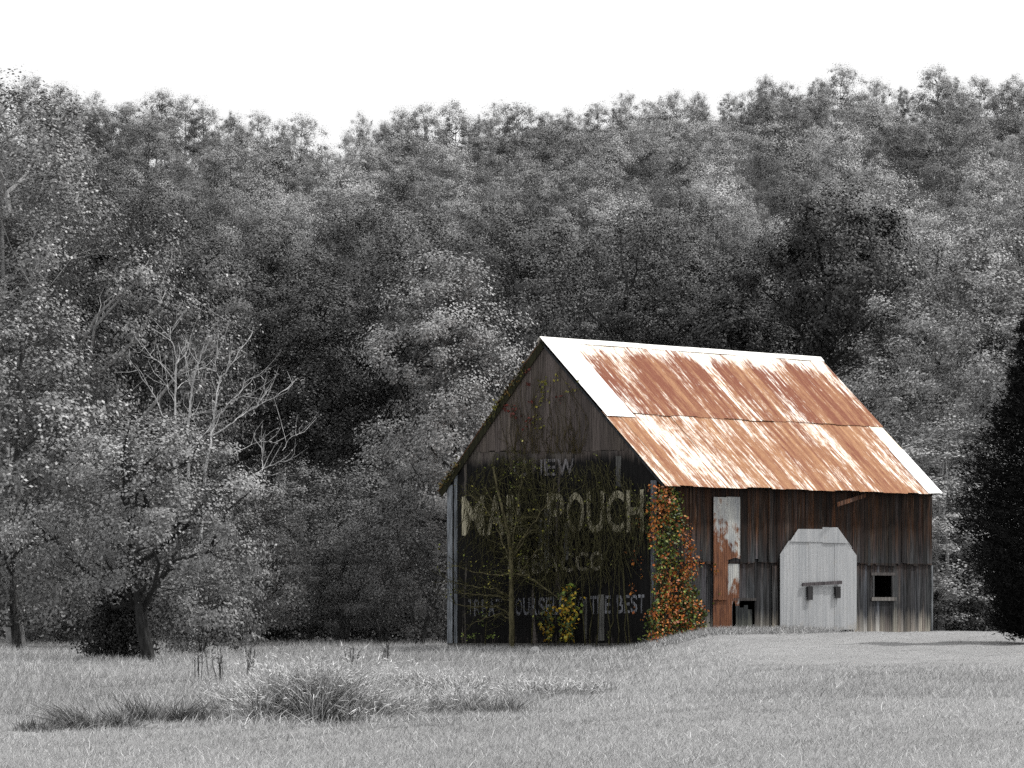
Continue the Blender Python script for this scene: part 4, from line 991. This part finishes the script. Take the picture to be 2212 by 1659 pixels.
P_ = np.array(P_); v_, q_, c_ = leaf_cloud(P_ - ib, r.uniform(.07, .13, len(P_)), np.array(C_), np.tile(-VD, (len(P_), 1)), .8, r); link('leaves', mesh_np('ivy_leaves', v_, q_, c_, [M_LEAF]), ivy, None, (1, 1, 1))
for k in range(60):
    x, y = 1100 + r.uniform(0, 160), 980; n_ = 7; yy = np.linspace(y, r.uniform(800, 930), n_); xx = x + np.cumsum(r.normal(0, 7, n_)); xx = np.clip(xx, 1168 - (yy - 740)*.62, 1168 + (yy - 740)*.62); pp = np.array([gp(xx[i_], yy[i_], .075) for i_ in range(n_)]); mb.tube(pp - ib, np.linspace(.011, .005, n_), 3)
link('stems', mb.mesh('ivy_stems', [M_TWIG], True), ivy, None, (.9, .75, .65))
# yellow moss and leaves caught on the left rake
P_ = []; rb = gp(1040, 930, .1)
for k in range(330):
    f = r.choice([r.uniform(.02, .2), r.uniform(.45, .85)]); x = 945 + (1168 - 945)*f; y = 1060 + (735 - 1060)*f; P_.append(gp(x + r.normal(0, 4), y + r.normal(3, 4), r.uniform(.0, .2)))
P_ = np.array(P_); pal = np.array([[.11, .1, .02], [.04, .04, .012], [.13, .08, .02], [.02, .018, .008]]); v_, q_, c_ = leaf_cloud(P_ - rb, r.uniform(.06, .13, len(P_)), pal[r.integers(4, size=len(P_))], None, .7, r)
o = link('rake_creeper', mesh_np('rake_creeper', v_, q_, c_, [M_LEAF]), None, rb, (1, 1, 1)); tag(o, 'yellowish creeper leaves along the left roof edge of the gable', 'creeper')
# yellow-leaved seedlings
for nm, lab, x, y0, y1, wd, n_, dim in (('yellow_seedling', 'bright yellow leaved seedling in front of the painted gable', 1228, 1262, 1386, 20, 330, 1.0), ('yellow_seedling', 'dull olive seedling left of the bright yellow one', 1185, 1312, 1384, 18, 160, .5)):
    b_ = gp(x, 1396, .5); b_[2] = float(gz(b_[0], b_[1])); t_ = empty(nm, b_, lab, 'seedling', 'seedlings at the gable'); mb = MB()
    for k in range(4): mb.tube(np.array([gp(x, 1396, .5), gp(x + r.normal(0, 5), (y0 + y1)/2, .5), gp(x + r.normal(0, 8), y0 + r.uniform(0, 30), .5)]) - b_, [.016, .011, .006], 4)
    link('stem', mb.mesh('seedling_stem', [M_TWIG], True), t_, None, (1, 1, 1)); P_, C_ = [], []
    for k in range(n_):
        f = r.random(); y = y0 + (y1 - y0)*f; P_.append(gp(x + r.normal(0, wd*(.3 + .35*math.sin(math.pi*min(1, f*1.1 + .05)))), y, .5 + r.normal(0, .18)))
        pal = YEL if r.random() < .35 + .4*f else GREEN*1.7; C_.append(pal[r.integers(3)]*r.uniform(.5, 1.3)*dim)
    P_ = np.array(P_); v_, q_, c_ = leaf_cloud(P_ - b_, r.uniform(.08, .17, len(P_)), np.array(C_), np.tile(-VD + [0, 0, .5], (len(P_), 1)), .75, r); link('leaves', mesh_np('seedling_leaves', v_, q_, c_, [M_LEAF]), t_, None, (1, 1, 1))

# ------------------------------------------------------------------ meadow grass
r = np.random.default_rng(71)
def scatter(n, y0, y1, p, marg):
    # density falls with distance
    u_ = r.random(n); Y = y0*(y1/y0)**u_ if p == 1 else (y0**(1 - p) + u_*(y1**(1 - p) - y0**(1 - p)))**(1/(1 - p))
    X = r.uniform(-1, 1, n)*(.142*Y + marg); return X, Y
def inside_barn(X, Y):
    d = np.stack([X - BLOC[0], Y - BLOC[1]], 1); v_ = d @ VD[:2]; u_ = d @ UD[:2]; return (v_ > -.02) & (u_ > -.05) & (v_ < LEN) & (u_ < WID)
mbg = MB()
def blades(X, Y, h, wd, lean, tone, segs):
    n_ = len(X); base_ = np.stack([X, Y, gz(X, Y) - .01], 1); d = r.normal(0, lean, (n_, 3)); d[:, 2] = 1; d /= np.linalg.norm(d, axis=1)[:, None]
    bend = r.normal(0, .32, (n_, 3)); bend[:, 2] = -np.abs(bend[:, 2])*.5; bend[:, 0] += .12
    v_, q_, t_, c_ = ribbons(base_, d, h, wd, bend, np.repeat(tone[:, None], 3, 1), segs, r); mbg.add(v_, q_, t_, c_)
def field(n, y0, y1, segs, p, hs, wd0):
    X, Y = scatter(n, y0, y1, p, 2.4); k_ = ~inside_barn(X, Y); X, Y = X[k_], Y[k_]; n_ = len(X)
    mown = smooth01((X - np.interp(Y, [60, 116], [2.5, 4.5]))/3)*smooth01((Y - 70)/12)        # the cut lane before the big door
    rough = smooth01((Y - 46)/8)*smooth01((-X + np.interp(Y, [46, 80, 116], [.5, 3., 5.5]))/2)  # left rough
    pat = .5 + .5*np.sin(X*.9 + 1.3*np.sin(Y*.22))*np.sin(Y*.35 + .6*np.sin(X*.7))
    h = hs*r.uniform(.5, 1.35, n_)*(1 - .72*mown)*(1 + .9*rough*pat)*(1 + .25*pat)
    tone = .43*(1 + .18*r.normal(size=n_))*(1 - .3*rough*(1 - pat))*(.82 + .3*pat)*(1 + .14*np.sin(X*.37 + 2)*np.sin(Y*.11 + .5*np.sin(X*.3))); st_ = r.random(n_) < .04; tone[st_] = r.uniform(.52, .75, st_.sum()); dk = r.random(n_) < .12; tone[dk] *= .5
    blades(X, Y, h, wd0*(Y/40)**.75*r.uniform(.7, 1.3, n_), .38, np.clip(tone, .06, .8), segs)
field(168000, 29, 62, 2, 1.3, .07, .0055)
field(150000, 55, 150, 1, 1.0, .13, .0075)
# long pale grass on the bank at the barn corner and along the rough
nb = 34000; X = r.uniform(-1, 1, nb); f = r.random(nb)
A0 = np.array([BW(-2.0, 9.6, 0), BW(-1.2, 3, 0), BW(-1.0, -.2, 0), BW(1.6, -1.0, 0), BW(7.0, -.7, 0)])
fx = np.interp(f, np.linspace(0, 1, 5), A0[:, 0]); fy = np.interp(f, np.linspace(0, 1, 5), A0[:, 1]); X = fx + r.normal(0, .55, nb); Y = fy + r.normal(0, .9, nb); k_ = ~inside_barn(X, Y); X, Y = X[k_], Y[k_]
tone = np.clip(.36*(1 + .4*r.normal(size=len(X))), .08, .75); blades(X, Y, r.uniform(.1, .34, len(X)), np.full(len(X), .016), .5, tone, 2)
X, Y = scatter(70000, 45, 118, 1.0, 1.5); lim = np.interp(Y, [45, 60, 90, 118], [-.5, 1.5, 3.5, 4.6]); pt = np.sin(X*1.1 + 1.7*np.sin(Y*.19))*np.sin(Y*.27 + .8*np.sin(X*.5)) + .5*np.sin(X*2.7 + Y*.5)
k_ = (X < lim) & ~inside_barn(X, Y) & (pt + r.normal(0, .35, len(X)) > .1); X, Y, pt = X[k_], Y[k_], pt[k_]
tone = np.clip(np.where(r.random(len(X)) < .6, .5, .22)*(1 + .3*r.normal(size=len(X))), .07, .8); blades(X, Y, r.uniform(.12, .34, len(X))*(.6 + .5*np.clip(pt, 0, 1)), .0075*(Y/45)**.8*r.uniform(.7, 1.3, len(X)), .45, tone, 2)
X, Y = scatter(3200, 29, 75, 1.2, 1.5); blades(X, Y, r.uniform(.08, .17, len(X)), .005*(Y/40)**.8*r.uniform(.7, 1.3, len(X)), .6, r.uniform(.55, .85, len(X)), 3)
o = link('grass', mbg.mesh('grass', [M_GRASS]), None, None, (1, 1, 1)); tag(o, 'pale meadow grass with bright dry blades', None, None, 'stuff')

# clumps of tall weeds in the dip of the meadow
def clump(x, y, Y, wpx, hpx, n, lab, tone=.34, dark=.12, nm='tall_grass_clump'):
    X0 = (x - CX)/FPX*Y; b_ = np.array([X0, Y, float(gz(X0, Y))]); sx_ = wpx/FPX*Y/2; h0 = hpx/FPX*Y; t_ = empty(nm, b_, lab, 'grass clump', 'tall grass clumps in the dip')
    n1 = int(n*1.3); nt_ = max(6, int(wpx/9)); ang = r.uniform(0, 6.28, nt_); rad0 = np.sqrt(r.random(nt_)); tc = np.stack([np.cos(ang)*rad0*sx_, np.sin(ang)*rad0*sx_*.9], 1)
    th_ = r.uniform(.35, 1.25, nt_)*(1 - .35*rad0); tl = r.normal(0, .35, (nt_, 2)); w_ = r.integers(nt_, size=n1)
    ta = r.normal(0, 1, (n1, 2))*np.array([.09, .09])*(Y/50); bx_ = tc[w_, 0] + ta[:, 0]; by_ = tc[w_, 1] + ta[:, 1]
    base_ = np.stack([bx_, by_, gz(X0 + bx_, Y + by_) - b_[2] - .03], 1); fall = th_[w_]
    d = np.stack([ta[:, 0]*2.2 + tl[w_, 0]*.6 + r.normal(0, .16, n1), ta[:, 1]*2.2 + tl[w_, 1]*.6 + r.normal(0, .16, n1), np.ones(n1)], 1); d /= np.linalg.norm(d, axis=1)[:, None]
    bend = np.stack([tl[w_, 0]*.5 + r.normal(0, .25, n1), r.normal(0, .25, n1), -np.abs(r.normal(0, .25, n1))], 1)
    hh = 1.9*h0*fall*r.uniform(.4, 1.15, n1); tn = np.where(r.random(n1) < .58, tone*r.uniform(.6, 1.6, n1), dark*r.uniform(.4, 1.4, n1))
    v_, q_, tt, c_ = ribbons(base_, d, hh, r.uniform(.007, .013, n1)*Y/50, bend, np.repeat(np.clip(tn, .03, .75)[:, None], 3, 1), 3, r)
    if tone > .38:
        k_ = r.random(n1) < .6; m_ = k_.sum(); tipp = base_[k_] + d[k_]*hh[k_][:, None] + bend[k_]*hh[k_][:, None]; dd_ = d[k_]*.6 + bend[k_] + r.normal(0, .35, (m_, 3)); dd_ /= np.linalg.norm(dd_, axis=1)[:, None]
        v2, q2, t2, c2 = ribbons(tipp - dd_*.08, dd_, r.uniform(.05, .12, m_), r.uniform(.008, .014, m_)*Y/50, r.normal(0, .2, (m_, 3)), np.repeat(r.uniform(.42, .8, m_)[:, None], 3, 1), 2, r)
        link('seed_heads', mesh_np('seed_heads', v2, [q2, t2], c2, [M_GRASS]), t_, None, (1, 1, 1))
    link('blades', mesh_np('clump_blades', v_, [q_, tt], c_, [M_GRASS]), t_, None, (1, 1, 1))
clump(660, 1545, 48.5, 215, 92, 8500, 'largest tall grass clump, pale on top and dark at its foot', .42, .1)
clump(770, 1520, 52, 190, 70, 4200, 'tall grass clump joined to the right of the largest clump', .42, .14)
clump(560, 1520, 54, 150, 58, 2600, 'pale tall grass clump just left of the largest clump', .45, .2)
clump(165, 1588, 44, 90, 50, 1500, 'dark low grass clump farthest to the left in the dip', .25, .07)
clump(258, 1578, 44.5, 80, 46, 1100, 'low grass clump second from the left in the dip', .36, .09)
clump(385, 1540, 50, 90, 46, 1400, 'dark ragged grass clump midway between the left clumps and the largest clump', .22, .08)
clump(300, 1550, 49, 60, 40, 800, 'dark flattened grass clump behind the two left clumps', .24, .08)
clump(880, 1530, 54, 150, 40, 1500, 'low dark grass clump right of the big clumps', .28, .1)
clump(1095, 1520, 55, 90, 38, 900, 'small grass tuft in the open meadow below the barn, right one of two', .3, .12)
clump(1010, 1525, 55, 60, 26, 500, 'small grass tuft in the open meadow below the barn, left one of two', .3, .12)
clump(860, 1460, 70, 330, 40, 4200, 'broad pale grass stand between the big clumps and the barn', .46, .22)
clump(700, 1440, 74, 260, 38, 3600, 'pale grass stand behind the largest clump', .46, .24)
clump(75, 1592, 43, 50, 30, 500, 'small dark grass clump at the far left end of the weed strip', .26, .09)
clump(480, 1535, 51, 80, 46, 1000, 'ragged grass clump touching the left side of the largest clump', .34, .1)
clump(960, 1500, 59, 200, 42, 2200, 'pale ragged grass strip leading from the big clumps towards the barn', .44, .16)
clump(1180, 1475, 66, 240, 34, 2200, 'low pale grass strip in the meadow below the barn gable', .45, .2)
# dead weed stalks standing in the dip
for k, (x, y, Y, h, lab) in enumerate(((440, 1480, 80, 88, 'thin dead weed stalks, leftmost in the dip'), (475, 1480, 80, 80, 'thin dead weed stalks, right of the leftmost ones'), (535, 1470, 82, 72, 'dark dead weed behind the pale grass'), (760, 1455, 92, 55, 'dead weed stalks behind the largest grass clump'), (835, 1430, 98, 48, 'short dead weed stalks nearest the barn'))):
    X0 = (x - CX)/FPX*Y; b_ = np.array([X0, Y, float(gz(X0, Y))]); mb = MB(); hh = h/FPX*Y
    for j in range(5):
        ox, oy = r.normal(0, .08, 2); top = np.array([ox + r.normal(0, .08), oy + r.normal(0, .08), hh*r.uniform(.6, 1.05)]); mid = np.array([ox, oy, 0])*.5 + top*.5 + r.normal(0, .02, 3); mb.tube([(ox, oy, -.03), mid, top], [.012, .01, .006], 3)
        for q_ in range(8): f = r.uniform(.4, 1); s0 = np.array([ox, oy, 0])*(1 - f) + top*f; mb.tube([s0, s0 + r.normal(0, .05, 3) + (0, 0, .05)], [.006, .008], 3)
    o = link('weed_stalks', mb.mesh('weed_stalks', [M_BARK]), None, b_, (1.2,)*3); tag(o, lab, 'weed', 'dead weed stalks')
# pale stone in the grass by the gable
mb = MB(); g_ = gp(1157, 1414, 2.2); g_[2] = float(gz(g_[0], g_[1])) + .08; n_ = 8
ring = [[(math.cos(k*6.283/n_)*rr_*r.uniform(.85, 1.15), math.sin(k*6.283/n_)*rr_*r.uniform(.85, 1.15)*.7, z_) for k in range(n_)] for rr_, z_ in ((.13, -.12), (.18, 0), (.1, .1), (.02, .13))]
v_ = np.array(ring).reshape(-1, 3); q_ = [(i_*n_ + k, i_*n_ + (k + 1) % n_, (i_ + 1)*n_ + (k + 1) % n_, (i_ + 1)*n_ + k) for i_ in range(3) for k in range(n_)]
mb.add(v_, q_); o = link('field_stone', mb.mesh('field_stone', [M_STONE]), None, g_, (1.8,)*3); tag(o, 'small pale stone in the grass before the painted gable', 'stone')
